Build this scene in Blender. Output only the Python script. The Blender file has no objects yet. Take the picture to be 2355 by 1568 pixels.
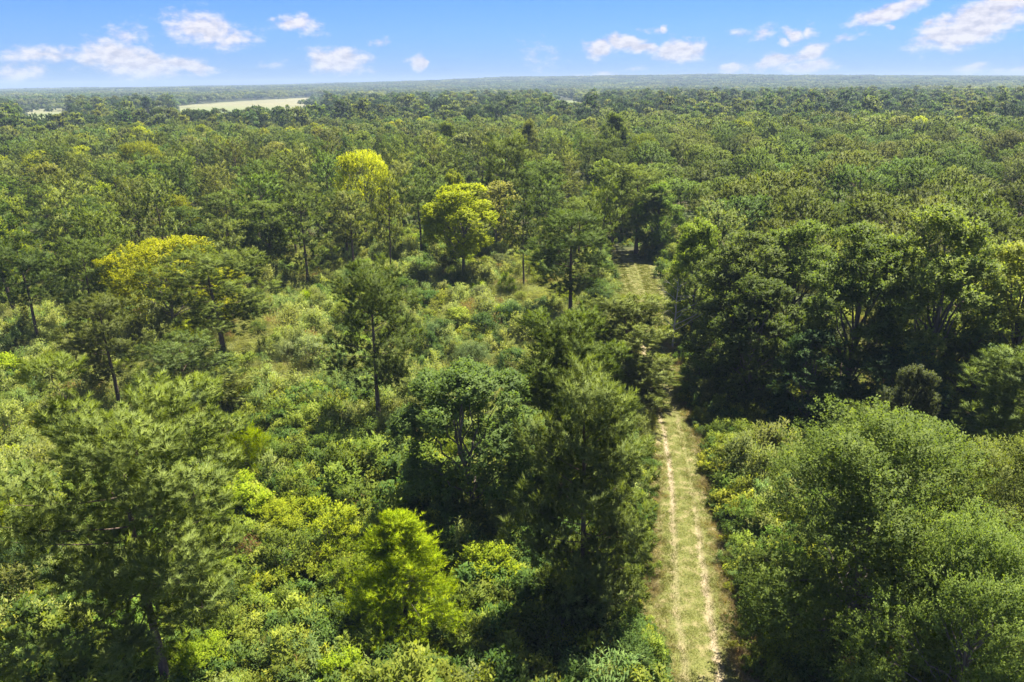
import bpy, math, random
import numpy as np
from math import radians, sin, cos, pi, atan2, hypot, sqrt
from mathutils import Matrix, Vector, Euler

# ------------------------------------------------------------------ camera
scene = bpy.context.scene
CAM_H, PITCH, ROLL, FPX = 30.0, radians(19.26), radians(-0.60), 740.0
cam_data = bpy.data.cameras.new('camera')
cam = bpy.data.objects.new('camera', cam_data)
scene.collection.objects.link(cam)
cam_data.sensor_width = 36.0
cam_data.lens = 36.0 * FPX / 1024.0
cam_data.clip_start, cam_data.clip_end = 0.5, 30000.0
CAM_R = Matrix.Rotation(pi / 2 - PITCH, 3, 'X') @ Matrix.Rotation(ROLL, 3, 'Z')
cam.matrix_world = Matrix.Translation((0, 0, CAM_H)) @ CAM_R.to_4x4()
scene.camera = cam

# ------------------------------------------------------------------ world, sun, exposure
SUN_AZ, SUN_EL = radians(42), radians(68)          # azimuth clockwise from +Y (the viewing direction)
world = bpy.data.worlds.new('World'); scene.world = world; world.use_nodes = True
sun_data = bpy.data.lights.new('sun', 'SUN')
sun = bpy.data.objects.new('sun', sun_data); scene.collection.objects.link(sun)
sun_data.energy, sun_data.angle, sun_data.color = 5.0, radians(0.53), (1.0, 0.93, 0.77)
sun.rotation_euler = Euler((pi / 2 - SUN_EL, 0, pi - SUN_AZ + pi), 'XYZ')
sd = Vector((sin(SUN_AZ) * cos(SUN_EL), cos(SUN_AZ) * cos(SUN_EL), sin(SUN_EL)))
sun.rotation_euler = sd.to_track_quat('Z', 'Y').to_euler()
sun.location = sd * 200
vs = scene.view_settings
vs.view_transform, vs.look, vs.exposure, vs.gamma = 'Standard', 'None', 1.75, 1.0
vs.use_curve_mapping = False
cy = scene.cycles
cy.max_bounces, cy.diffuse_bounces, cy.glossy_bounces, cy.transmission_bounces = 6, 4, 1, 4
cy.volume_bounces, cy.transparent_max_bounces = 0, 4
cy.caustics_reflective = cy.caustics_refractive = False
cy.use_denoising = True
cy.denoiser = 'OPENIMAGEDENOISE'
cy.sample_clamp_indirect = 6.0
cy.use_adaptive_sampling = True
cy.adaptive_threshold = 0.015


def ray(u, v):
    """viewing direction through a point of the picture (picture width 2354)"""
    k = 1024 / 2354
    return (CAM_R @ Vector(((u * k - 512) / FPX, (341 - v * k) / FPX, -1))).normalized()


def at(u, v, z=0.0):
    """the point of the level z that lies there"""
    d = ray(u, v)
    t = (z - CAM_H) / d.z
    return d.x * t, d.y * t


def azel(u, v):
    d = ray(u, v)
    return atan2(d.x, d.y), math.asin(d.z)


def px_of(x, y, z):
    """pixel (1024 wide) of a world point; numpy arrays"""
    M = np.array(CAM_R)
    p = np.stack(np.broadcast_arrays(np.asarray(x, float), np.asarray(y, float), np.asarray(z, float) - CAM_H), -1) @ M
    w = np.maximum(-p[..., 2], 1e-3)
    return 512 + FPX * p[..., 0] / w, 341 - FPX * p[..., 1] / w, -p[..., 2]


# sky with fair-weather cumulus (directions on the sky dome: azimuth, elevation)
CLOUDS = [  # u, v, half width, half height, turn, strength
    (285, 138, 95, 46, 5, 1.0), (340, 146, 90, 34, 12, 1.0), (425, 153, 85, 18, 2, .95), (105, 126, 120, 20, -3, .62), (375, 174, 48, 9, 5, .7),
    (285, 78, 52, 30, -20, .55), (45, 166, 75, 22, 2, .75), (470, 68, 85, 44, 12, .78), (535, 92, 70, 30, -10, .75),
    (690, 60, 52, 27, 5, .85), (640, 45, 22, 9, 0, .5), (782, 138, 78, 35, 2, 1.1), (957, 140, 19, 18, 0, 1.1),
    (870, 97, 22, 12, -10, .5), (1240, 135, 60, 40, 30, .32), (625, 145, 30, 10, 0, .42),
    (1385, 112, 44, 24, -5, 1.1), (1435, 102, 55, 20, 8, 1.0), (1475, 114, 52, 16, 5, .95), (1565, 117, 66, 30, -6, 1.1), (1500, 66, 26, 9, 0, .5), (1522, 62, 20, 12, -10, .8),
    (1388, 167, 40, 11, 0, .85), (1335, 172, 28, 7, 0, .75), (1678, 161, 42, 14, -4, 1.05), (1778, 144, 52, 18, -10, 1.05), (1852, 155, 58, 19, -5, 1.1),
    (1858, 121, 44, 17, -18, 1.05), (1835, 76, 20, 26, -40, .8), (1870, 78, 20, 20, -30, .62), (1806, 90, 15, 11, 0, .7), (1757, 75, 46, 17, -8, .66), (1690, 72, 30, 14, 0, .38),
    (2050, 25, 75, 20, -17, 1.1), (2048, 59, 16, 7, 0, .7), (1955, 86, 50, 9, -14, .55), (2240, 68, 118, 34, -15, 1.15), (2280, 26, 130, 30, -14, 1.05),
    (2160, 49, 22, 13, 0, .85), (2230, 161, 30, 11, 0, .85), (2330, 165, 46, 14, -6, 1.0), (2140, 172, 26, 7, 0, .55), (1458, 160, 25, 8, 0, .35),
]


def build_world():
    nt = world.node_tree; N, L = nt.nodes, nt.links
    N.clear()
    out = N.new('ShaderNodeOutputWorld'); bg = N.new('ShaderNodeBackground')
    L.new(bg.outputs[0], out.inputs[0])
    sky = N.new('ShaderNodeTexSky'); sky.sky_type = 'NISHITA'; sky.sun_disc = False
    sky.sun_elevation, sky.sun_rotation = SUN_EL, SUN_AZ
    sky.altitude, sky.air_density, sky.dust_density, sky.ozone_density = 30, 1.0, 0.15, 2.0

    def M(op, a, b=None, c=None):
        n = N.new('ShaderNodeMath'); n.operation = op
        for i, s in enumerate((a, b, c)):
            if s is None: continue
            if isinstance(s, (int, float)): n.inputs[i].default_value = s
            else: L.new(s, n.inputs[i])
        return n.outputs[0]
    tc = N.new('ShaderNodeTexCoord')
    sep = N.new('ShaderNodeSeparateXYZ'); L.new(tc.outputs['Generated'], sep.inputs[0])
    az = M('ARCTAN2', sep.outputs[0], sep.outputs[1])
    el = M('ARCSINE', sep.outputs[2])
    uv = N.new('ShaderNodeCombineXYZ'); L.new(az, uv.inputs[0]); L.new(el, uv.inputs[1])
    # slow warp so that no cloud keeps a plain outline
    wn = N.new('ShaderNodeTexNoise'); wn.inputs['Scale'].default_value = 26; wn.inputs['Detail'].default_value = 4
    L.new(uv.outputs[0], wn.inputs['Vector'])
    ws = N.new('ShaderNodeVectorMath'); ws.operation = 'SUBTRACT'; L.new(wn.outputs['Color'], ws.inputs[0]); ws.inputs[1].default_value = (.5, .5, .5)
    wm = N.new('ShaderNodeVectorMath'); wm.operation = 'MULTIPLY_ADD'; L.new(ws.outputs[0], wm.inputs[0])
    wm.inputs[1].default_value = (.055, .026, 0); L.new(uv.outputs[0], wm.inputs[2])
    P = wm.outputs[0]
    best, low = None, None
    for (u, v, w, h, rot, s) in CLOUDS:
        a, e = azel(u, v)
        mp = N.new('ShaderNodeMapping'); mp.vector_type = 'TEXTURE'
        k = 1024 / 2354 / FPX
        mp.inputs['Location'].default_value = (a, e, 0)
        mp.inputs['Rotation'].default_value = (0, 0, radians(-rot) )
        mp.inputs['Scale'].default_value = (w * k * 1.12, h * k * 1.12, 1)
        L.new(P, mp.inputs['Vector'])
        ln = N.new('ShaderNodeVectorMath'); ln.operation = 'LENGTH'; L.new(mp.outputs[0], ln.inputs[0])
        val = M('MULTIPLY_ADD', ln.outputs['Value'], -s, s)
        best = val if best is None else M('MAXIMUM', best, val)
    # unseen clouds all round and overhead, made denser than in view for white fill
    dn = N.new('ShaderNodeTexNoise'); dn.inputs['Scale'].default_value = 5.0; dn.inputs['Detail'].default_value = 3
    mp = N.new('ShaderNodeMapping'); mp.inputs['Scale'].default_value = (1, 1, 2.2); L.new(tc.outputs['Generated'], mp.inputs['Vector'])
    L.new(mp.outputs[0], dn.inputs['Vector'])
    wide = M('MULTIPLY', M('SUBTRACT', dn.outputs['Fac'], 0.50), 5.0)
    off = M('MAXIMUM', M('GREATER_THAN', M('ABSOLUTE', az), 0.80), M('GREATER_THAN', el, 0.19))
    wide = M('SUBTRACT', M('MULTIPLY', M('ADD', wide, 1.0), off), 1.0)
    best = M('MAXIMUM', best, wide)
    fn = N.new('ShaderNodeTexNoise'); fn.inputs['Scale'].default_value = 60; fn.inputs['Detail'].default_value = 8; fn.inputs['Roughness'].default_value = .62
    mp2 = N.new('ShaderNodeMapping'); mp2.inputs['Scale'].default_value = (1, 1.9, 1); L.new(uv.outputs[0], mp2.inputs['Vector']); L.new(mp2.outputs[0], fn.inputs['Vector'])
    dens = M('ADD', best, M('MULTIPLY', M('SUBTRACT', fn.outputs['Fac'], .56), 1.15))
    mr = N.new('ShaderNodeMapRange'); mr.interpolation_type = 'SMOOTHSTEP'
    L.new(dens, mr.inputs[0]); mr.inputs[1].default_value = 0.0; mr.inputs[2].default_value = .62
    mr.inputs[3].default_value, mr.inputs[4].default_value = 0, .93
    # cloud brightness: shading painted into the colour by offset noise, bellies greyer
    rn = N.new('ShaderNodeMapRange'); L.new(fn.outputs['Fac'], rn.inputs[0]); rn.inputs[1].default_value = .35; rn.inputs[2].default_value = .65
    fo = N.new('ShaderNodeTexNoise'); fo.inputs['Scale'].default_value = 60; fo.inputs['Detail'].default_value = 4; fo.inputs['Roughness'].default_value = .6
    mp3 = N.new('ShaderNodeMapping'); mp3.inputs['Scale'].default_value = (1, 1.9, 1); mp3.inputs['Location'].default_value = (-.003, .011, 0); L.new(uv.outputs[0], mp3.inputs['Vector']); L.new(mp3.outputs[0], fo.inputs['Vector'])
    lit = M('ADD', M('MULTIPLY', M('SUBTRACT', fn.outputs['Fac'], fo.outputs['Fac']), 3.2), .62)
    cr = N.new('ShaderNodeMix'); cr.data_type = 'RGBA'; cr.clamp_factor = True
    L.new(lit, cr.inputs['Factor'])
    cr.inputs['A'].default_value = (3.1, 3.1, 3.6, 1); cr.inputs['B'].default_value = (4.75, 4.6, 4.75, 1)
    tint = N.new('ShaderNodeMix'); tint.data_type = 'RGBA'; tint.blend_type = 'MULTIPLY'; tint.inputs['Factor'].default_value = 1
    hsv = N.new('ShaderNodeHueSaturation'); hsv.inputs['Saturation'].default_value = 1.25; L.new(sky.outputs[0], hsv.inputs['Color'])
    L.new(hsv.outputs[0], tint.inputs['A']); tm = N.new('ShaderNodeMix'); tm.data_type = 'RGBA'
    er = N.new('ShaderNodeMapRange'); L.new(el, er.inputs[0]); er.inputs[1].default_value = 0.0; er.inputs[2].default_value = .14; L.new(er.outputs[0], tm.inputs['Factor'])
    tm.inputs['A'].default_value = [a_ * b_ for a_, b_ in zip(SKY_TINT, (.56, .74, .96, 1))]; tm.inputs['B'].default_value = [a_ * b_ for a_, b_ in zip(SKY_TINT, (.74, .86, 1.02, 1))]
    L.new(tm.outputs['Result'], tint.inputs['B'])
    mx = N.new('ShaderNodeMix'); mx.data_type = 'RGBA'
    L.new(mr.outputs[0], mx.inputs['Factor']); L.new(tint.outputs['Result'], mx.inputs['A']); L.new(cr.outputs['Result'], mx.inputs['B'])
    L.new(mx.outputs['Result'], bg.inputs['Color']); bg.inputs['Strength'].default_value = 0.062


SKY_TINT = (0.345, 0.465, 0.85, 1)
build_world()

# ------------------------------------------------------------------ helpers
COL = scene.collection


def nrm(a):
    return a / np.maximum(np.linalg.norm(a, axis=-1, keepdims=True), 1e-9)


def make_mesh(name, verts, faces, mat, tint=None, smooth=False, uv=None, normals=None):
    """faces: (n,3) or (n,4) int array, or a list of such arrays"""
    verts = np.asarray(verts, np.float32)
    fl = faces if isinstance(faces, list) else [faces]
    fl = [np.asarray(f, np.int32) for f in fl if len(f)]
    if normals is not None:      # leaves shade with the mass they belong to; wind every face to that side
        normals = np.asarray(normals, np.float32)
        for k, f in enumerate(fl):
            g = np.cross(verts[f[:, 1]] - verts[f[:, 0]], verts[f[:, 2]] - verts[f[:, 0]])
            bad = (g * normals[f].mean(1)).sum(1) < 0
            f = f.copy(); f[bad] = f[bad][:, ::-1]; fl[k] = f
    me = bpy.data.meshes.new(name)
    me.vertices.add(len(verts)); me.vertices.foreach_set('co', verts.ravel())
    loops = np.concatenate([f.ravel() for f in fl])
    sizes = np.concatenate([np.full(len(f), f.shape[1], np.int32) for f in fl])
    starts = np.concatenate([[0], np.cumsum(sizes)[:-1]]).astype(np.int32)
    me.loops.add(len(loops)); me.loops.foreach_set('vertex_index', loops)
    me.polygons.add(len(sizes)); me.polygons.foreach_set('loop_start', starts)
    me.update(calc_edges=True)
    if tint is not None:
        a = me.attributes.new('tint', 'FLOAT', 'POINT'); a.data.foreach_set('value', np.asarray(tint, np.float32))
    if uv is not None:
        a = me.attributes.new('lane', 'FLOAT_VECTOR', 'POINT'); a.data.foreach_set('vector', np.asarray(uv, np.float32).ravel())
    me.polygons.foreach_set('use_smooth', np.full(len(sizes), bool(smooth)))
    if mat: me.materials.append(mat)
    me.update()
    if normals is not None:
        me.polygons.foreach_set('use_smooth', np.full(len(sizes), True))
        me.normals_split_custom_set_from_vertices(normals)
    return me


def link(name, data, parent=None, color=None):
    o = bpy.data.objects.new(name, data); COL.objects.link(o)
    if parent: o.parent = parent
    if color: o.color = (*color, 1)
    return o


def tag(o, label=None, cat=None, group=None, kind=None):
    if label: o['label'] = label
    if cat: o['category'] = cat
    if group: o['group'] = group
    if kind: o['kind'] = kind
    return o


class Tubes:
    """tapered tubes collected into one mesh"""
    def __init__(s): s.v, s.f, s.n = [], [], 0

    def add(s, pts, rad, sides=6):
        pts = np.asarray(pts, float); rad = np.asarray(rad, float)
        d = nrm(np.gradient(pts, axis=0))
        ref = np.where(np.abs(d[:, 2:3]) > .9, np.array([[1., 0, 0]]), np.array([[0., 0, 1.]]))
        a = nrm(np.cross(d, ref)); b = np.cross(d, a)
        th = np.linspace(0, 2 * pi, sides, endpoint=False)
        ring = (pts[:, None] + rad[:, None, None] * (np.cos(th)[None, :, None] * a[:, None] + np.sin(th)[None, :, None] * b[:, None]))
        n = len(pts)
        s.v.append(ring.reshape(-1, 3))
        i = np.arange(n - 1)[:, None] * sides + np.arange(sides)[None]
        j = np.arange(n - 1)[:, None] * sides + (np.arange(sides)[None] + 1) % sides
        s.f.append(np.stack([i, j, j + sides, i + sides], -1).reshape(-1, 4) + s.n)
        s.n += n * sides

    def mesh(s, name, mat):
        return make_mesh(name, np.concatenate(s.v), np.concatenate(s.f), mat, smooth=True)


# ------------------------------------------------------------------ materials
def new_mat(name):
    m = bpy.data.materials.new(name); m.use_nodes = True
    nt = m.node_tree; nt.nodes.clear()
    return m, nt.nodes, nt.links, nt.nodes.new('ShaderNodeOutputMaterial')


def rgb(c): return (*c, 1)


def foliage_mat(name, trans=.38, rough=.55, spec=.25, spread=.75, yellow=.5, sat_back=1.0, gain=1.0):
    m, N, L, out = new_mat(name)
    oi = N.new('ShaderNodeObjectInfo')
    at_ = N.new('ShaderNodeAttribute'); at_.attribute_name = 'tint'
    # per-leaf value and hue, per-plant value
    v = N.new('ShaderNodeMapRange'); L.new(at_.outputs['Fac'], v.inputs[0]); v.inputs[3].default_value = gain * (1 - spread * .55); v.inputs[4].default_value = gain * (1 + spread * .6)
    pr = N.new('ShaderNodeMapRange'); L.new(oi.outputs['Random'], pr.inputs[0]); pr.inputs[3].default_value = .70; pr.inputs[4].default_value = 1.3
    mu = N.new('ShaderNodeMath'); mu.operation = 'MULTIPLY'; L.new(v.outputs[0], mu.inputs[0]); L.new(pr.outputs[0], mu.inputs[1])
    hs = N.new('ShaderNodeHueSaturation'); hs.inputs['Saturation'].default_value = 1.14; L.new(oi.outputs['Color'], hs.inputs['Color']); L.new(mu.outputs[0], hs.inputs['Value'])
    hr = N.new('ShaderNodeMapRange'); L.new(at_.outputs['Fac'], hr.inputs[0]); hr.inputs[3].default_value = .5 + .022 * yellow; hr.inputs[4].default_value = .5 - .03 * yellow
    hr2 = N.new('ShaderNodeMath'); hr2.operation = 'MULTIPLY_ADD'; hm = N.new('ShaderNodeMath'); hm.operation = 'FRACT'
    hk = N.new('ShaderNodeMath'); hk.operation = 'MULTIPLY'; L.new(oi.outputs['Random'], hk.inputs[0]); hk.inputs[1].default_value = 37.7; L.new(hk.outputs[0], hm.inputs[0])
    L.new(hm.outputs[0], hr2.inputs[0]); hr2.inputs[1].default_value = .026
    hb = N.new('ShaderNodeMath'); hb.operation = 'SUBTRACT'; L.new(hr.outputs[0], hb.inputs[0]); hb.inputs[1].default_value = .012
    L.new(hb.outputs[0], hr2.inputs[2]); L.new(hr2.outputs[0], hs.inputs['Hue'])
    bs = N.new('ShaderNodeBsdfPrincipled'); bs.inputs['Roughness'].default_value = rough; bs.inputs['Specular IOR Level'].default_value = spec
    L.new(hs.outputs[0], bs.inputs['Base Color'])
    tr = N.new('ShaderNodeBsdfTranslucent')
    tm = N.new('ShaderNodeMix'); tm.data_type = 'RGBA'; tm.blend_type = 'MULTIPLY'; tm.inputs['Factor'].default_value = 1
    L.new(hs.outputs[0], tm.inputs['A']); tm.inputs['B'].default_value = (1.35 * sat_back, 1.35 * sat_back, .55 * sat_back, 1)
    L.new(tm.outputs['Result'], tr.inputs['Color'])
    mx = N.new('ShaderNodeMixShader'); mx.inputs[0].default_value = trans
    L.new(bs.outputs[0], mx.inputs[1]); L.new(tr.outputs[0], mx.inputs[2]); L.new(mx.outputs[0], out.inputs[0])
    return m


def noise_mat(name, c0, c1, scale=2.0, rough=.9, bump=0.0, stretch=(1, 1, 1), c2=None, scale2=.15):
    m, N, L, out = new_mat(name)
    tc = N.new('ShaderNodeTexCoord'); mp = N.new('ShaderNodeMapping'); mp.inputs['Scale'].default_value = stretch
    L.new(tc.outputs['Object'], mp.inputs[0])
    n = N.new('ShaderNodeTexNoise'); n.inputs['Scale'].default_value = scale; n.inputs['Detail'].default_value = 6; n.inputs['Roughness'].default_value = .65
    L.new(mp.outputs[0], n.inputs['Vector'])
    r = N.new('ShaderNodeValToRGB'); r.color_ramp.elements[0].position = .32; r.color_ramp.elements[1].position = .68
    r.color_ramp.elements[0].color = rgb(c0); r.color_ramp.elements[1].color = rgb(c1)
    L.new(n.outputs['Fac'], r.inputs[0]); col = r.outputs[0]
    if c2:
        n2 = N.new('ShaderNodeTexNoise'); n2.inputs['Scale'].default_value = scale2; n2.inputs['Detail'].default_value = 3
        L.new(mp.outputs[0], n2.inputs['Vector'])
        r2 = N.new('ShaderNodeMapRange'); L.new(n2.outputs['Fac'], r2.inputs[0]); r2.inputs[1].default_value = .45; r2.inputs[2].default_value = .6
        mx = N.new('ShaderNodeMix'); mx.data_type = 'RGBA'; L.new(r2.outputs[0], mx.inputs['Factor']); L.new(col, mx.inputs['A']); mx.inputs['B'].default_value = rgb(c2)
        col = mx.outputs['Result']
    b = N.new('ShaderNodeBsdfPrincipled'); b.inputs['Roughness'].default_value = rough; b.inputs['Specular IOR Level'].default_value = .15
    L.new(col, b.inputs['Base Color'])
    if bump:
        bp = N.new('ShaderNodeBump'); bp.inputs['Strength'].default_value = bump; bp.inputs['Distance'].default_value = .05
        L.new(n.outputs['Fac'], bp.inputs['Height']); L.new(bp.outputs[0], b.inputs['Normal'])
    L.new(b.outputs[0], out.inputs[0])
    return m


MAT = {}
MAT['needle'] = foliage_mat('pine_needles', trans=.40, rough=.55, spec=.12, spread=.6, yellow=.35, gain=.84)
MAT['leaf'] = foliage_mat('broad_leaves', trans=.50, rough=.55, spec=.12, spread=.7, yellow=.6, gain=.88)
MAT['weed'] = foliage_mat('weed_leaves', trans=.48, rough=.6, spec=.08, spread=.75, yellow=.7, gain=.90)
MAT['bark_pine'] = noise_mat('pine_bark', (.055, .04, .03), (.17, .125, .095), 6, .9, .6, (1, 1, .35))
MAT['bark'] = noise_mat('grey_brown_bark', (.06, .05, .04), (.19, .165, .135), 5, .9, .5, (1, 1, .3))
MAT['dead'] = noise_mat('weathered_dead_wood', (.25, .22, .19), (.46, .43, .40), 6, .9, .3, (1, 1, .4))
MAT['ground'] = noise_mat('woodland_floor', (.030, .034, .014), (.085, .075, .035), .7, .95, .4, (1, 1, 1), (.045, .065, .02), .05)

PINE_C = [(.150, .200, .056), (.172, .212, .062), (.130, .186, .056), (.190, .222, .074)]

# ------------------------------------------------------------------ plant builders
def frames(ax, rng):
    r = rng.normal(size=ax.shape)
    u = nrm(np.cross(ax, r)); v = np.cross(ax, u)
    return u, v


def needles(P, A, S, K, rng, L0=.30, NL=.20, W=.013, O=None):
    """bottle-brush shoots: P base points, A axes, S sizes; K needles each -> verts, faces, tint"""
    n = len(P)
    u, v = frames(A, rng)
    s = rng.random((n, K)) ** .8
    ph = rng.random((n, K)) * 2 * pi
    th = np.radians(78 - 52 * s + rng.normal(size=(n, K)) * 10)
    d = np.cos(th)[..., None] * A[:, None] + np.sin(th)[..., None] * (np.cos(ph)[..., None] * u[:, None] + np.sin(ph)[..., None] * v[:, None])
    b = P[:, None] + A[:, None] * (s * L0 * S[:, None])[..., None]
    ln = NL * S[:, None] * (.8 + .4 * rng.random((n, K)))
    tip = b + d * ln[..., None]
    side = nrm(np.cross(d, rng.normal(size=d.shape))) * (W * S[:, None, None])
    V = np.stack([b - side, b + side, tip], 2).reshape(-1, 3)
    F = np.arange(len(V)).reshape(-1, 3)
    t = np.clip(rng.normal(.5, .20, (n, 1)) + rng.normal(0, .12, (n, K)), 0, 1)
    O = A if O is None else O
    nn = nrm(O[:, None] * .75 + d * .55 + rng.normal(0, .16, d.shape))
    return V, F, np.repeat(t.ravel(), 3), np.repeat(nn.reshape(-1, 3), 3, 0)


def pine(seed, H=13., cb=.42, R=3.4, nl=44, tufts=14, pad=.65, K=16, size=1.0, W=.014, round_=.75, name='pine', pad_gap=1.5, gap=.12):
    rng = np.random.default_rng(seed)
    tb = Tubes()
    zs = np.linspace(0, 1, 9)
    bend = np.cumsum(rng.normal(0, .012, (9, 2)), 0) * H * .5
    tp = np.c_[bend * zs[:, None], zs * H * .985]
    tr = .018 * H * (1 - zs) ** .8 * .75 + .02; tr[0] *= 1.25
    tb.add(tp, tr, 8)
    SP, SA, SS, SO = [], [], [], []
    for i in range(nl):
        t = (i + rng.random()) / nl
        t = t ** 1.1
        if rng.random() < gap: continue
        z = H * (cb + (1 - cb) * t * .97)
        prof = min(1, .50 + t * 1.9) * (1 - t ** 2.0) ** round_ + .09
        ln = R * prof * rng.uniform(.62, 1.15)
        az = i * 2.399 + rng.normal(0, .5)
        c = np.array([np.interp(z, tp[:, 2], tp[:, 0]), np.interp(z, tp[:, 2], tp[:, 1]), z])
        rise = -.10 + .95 * t ** 1.4 + rng.normal(0, .14)
        q = np.linspace(0, 1, 6)
        o = np.array([cos(az), sin(az), 0]); sdv = np.array([-sin(az), cos(az), 0])
        wob = np.cumsum(rng.normal(0, .05, 6)) * ln * .5
        pts = c + o * (q * ln)[:, None] + sdv * (wob * q)[:, None] + np.array([0, 0, 1]) * (ln * (rise * q + .22 * q ** 2))[:, None]
        tb.add(pts, (.008 + .009 * ln) * (1 - q * .85), 5)
        # rounded pads of tufts along the outer part of the limb
        npad = 1 + int(ln / pad_gap + rng.random())
        for k in range(npad):
            q0 = 1.0 - (k + .35 * rng.random()) / npad * .86
            p0 = np.array([np.interp(q0, q, pts[:, j]) for j in range(3)])
            sgn = rng.choice((-1, 1)) if k else 0
            pr = pad * rng.uniform(.65, 1.2) * (.75 + .25 * min(1, ln / 2))
            c0 = p0 + sdv * sgn * rng.uniform(.25, .6) * pr * 1.4 + np.array([0, 0, pr * rng.uniform(.1, .5)])
            q2 = np.linspace(0, 1, 3)
            tb.add(p0 + (c0 - p0) * q2[:, None], .014 * (1 - .6 * q2) + .003, 3)
            m = max(2, int(tufts * (pr / pad) ** 2 * rng.uniform(.8, 1.2)))
            d = rng.normal(size=(m, 3)) + o * .35; d[:, 2] = d[:, 2] * .75 + .38; d = nrm(d)
            SP.append(c0 + d * (pr * rng.uniform(.45, 1.0, (m, 1))) * np.array([1, 1, .8]))
            SO.append(nrm(d * .8 + o * .25 + np.array([0, 0, .12])))
            SA.append(d * .75 + o * .2 + np.array([0, 0, .45]) + rng.normal(0, .22, (m, 3)))
            SS.append(np.full(m, size) * rng.uniform(.8, 1.2, m))
    # leader
    m = 14
    SP.append(np.c_[rng.normal(0, .25, (m, 2)) + tp[-1, :2], H * rng.uniform(.93, 1.0, m)])
    SO.append(np.tile([0., 0, 1], (m, 1))); SA.append(np.c_[rng.normal(0, .35, (m, 2)), np.ones(m)]); SS.append(np.full(m, size))
    P, A, S = np.concatenate(SP), nrm(np.concatenate(SA)), np.concatenate(SS)
    V, F, T, NN = needles(P, A, S, K, rng, W=W, O=np.concatenate(SO))
    return tb.mesh(name + '_trunk', MAT['bark_pine']), make_mesh(name + '_crown', V, F, MAT['needle'], T, normals=NN)


def dome_pine(seed, H=15., R=4.0, cz=.36, tufts=520, K=22, size=1.8, W=.04, bumps=13, name='pine_s'):
    """a stand-grown pine: closed rounded crown, upright shoots over its outside"""
    rng = np.random.default_rng(seed); tb = Tubes(); q = np.linspace(0, 1, 6)
    tb.add(np.c_[np.cumsum(rng.normal(0, .05, (6, 2)), 0), q * H * .93], .0125 * H * (1 - q * .9) + .02, 7)
    h = H * (1 - cz); c = np.array([0, 0, H * cz + h * .34]); rad = np.array([R, R, h * .60])
    d = rng.normal(size=(bumps, 3)); d[:, 2] = np.abs(d[:, 2]) * .9 + .05; d = nrm(d)
    BC_ = c + d * rad * rng.uniform(.62, .86, (bumps, 1)); BR = R * rng.uniform(.26, .46, bumps)
    for b_ in BC_:
        z0 = max(H * cz * .8, b_[2] - np.hypot(*b_[:2]) * .6); a_ = np.array([0, 0, z0])
        q4 = np.linspace(0, 1, 4); tb.add(a_ + (b_ - a_) * q4[:, None] + np.array([0, 0, -.3]) * (q4 * (1 - q4))[:, None], .05 * (1 - .75 * q4) + .008, 4)
    n1 = int(tufts * .35)
    d1 = rng.normal(size=(n1, 3)); d1[:, 2] = d1[:, 2] * .8 + .3; d1 = nrm(d1)
    P1 = c + d1 * rad * rng.uniform(.66, .92, (n1, 1))
    k = rng.choice(bumps, tufts - n1, p=BR ** 2 / np.sum(BR ** 2))
    d2 = rng.normal(size=(len(k), 3)); d2[:, 2] = d2[:, 2] * .8 + .35; d2 = nrm(nrm(d2) + .5 * nrm(BC_[k] - c))
    P2 = BC_[k] + d2 * BR[k][:, None] * rng.uniform(.7, 1.05, (len(k), 1))
    P = np.r_[P1, P2]; D = np.r_[d1, d2]
    A = nrm(D * .55 + np.array([0, 0, .75]) + rng.normal(0, .2, D.shape))
    V, F, T, NN = needles(P, A, size * rng.uniform(.75, 1.2, len(P)), K, rng, W=W, O=nrm(D + .35 * nrm(P - c)))
    return tb.mesh(name + '_trunk', MAT['bark_pine']), make_mesh(name + '_crown', V, F, MAT['needle'], T, normals=NN)


def leaves_on_twigs(P, D, n, rng, tl=.6, ll=.16, lw=.08, splay=.9, up=.9, flat=.5, O=None):
    """n leaves along each twig (P start, D direction) -> verts, faces, tint"""
    m = len(P)
    side = nrm(np.cross(D, np.array([0, 0, 1.]) + rng.normal(0, .35, D.shape)))
    s = (np.arange(n)[None] + rng.random((m, n))) / n
    sg = np.where((np.arange(n) % 2) == 0, 1., -1.)[None] * np.ones((m, 1))
    b = P[:, None] + D[:, None] * (s * tl)[..., None] + rng.normal(0, .02 + .05 * tl, (m, n, 3))
    b[..., 2] -= (s ** 2) * tl * .18
    d = nrm(D[:, None] * (1 - splay * .55) + side[:, None] * (sg * splay * rng.uniform(.5, 1.1, (m, n)))[..., None] + rng.normal(0, flat * .6, (m, n, 3)))
    nn = nrm(np.array([0, 0, up]) + D[:, None] * .35 + rng.normal(0, flat, (m, n, 3)))
    w = nrm(np.cross(nn, d))
    k = rng.uniform(.7, 1.25, (m, n))[..., None]
    tip = b + d * ll * k
    mid = b + d * ll * k * .48 + nn * ll * .06
    V = np.stack([b, mid + w * lw * .5 * k, tip - nn * ll * .08, mid - w * lw * .5 * k], 2).reshape(-1, 3)
    F = np.arange(len(V)).reshape(-1, 4)
    t = np.clip(rng.normal(.5, .17, (m, 1)) + rng.normal(0, .14, (m, n)), 0, 1)
    O = D if O is None else O
    sn = nrm(nn * np.sign((nn * O[:, None]).sum(-1, keepdims=True) + .3) * .5 + O[:, None] * .8)
    return V, F, np.repeat(t.ravel(), 4), np.repeat(sn.reshape(-1, 3), 4, 0)


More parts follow.
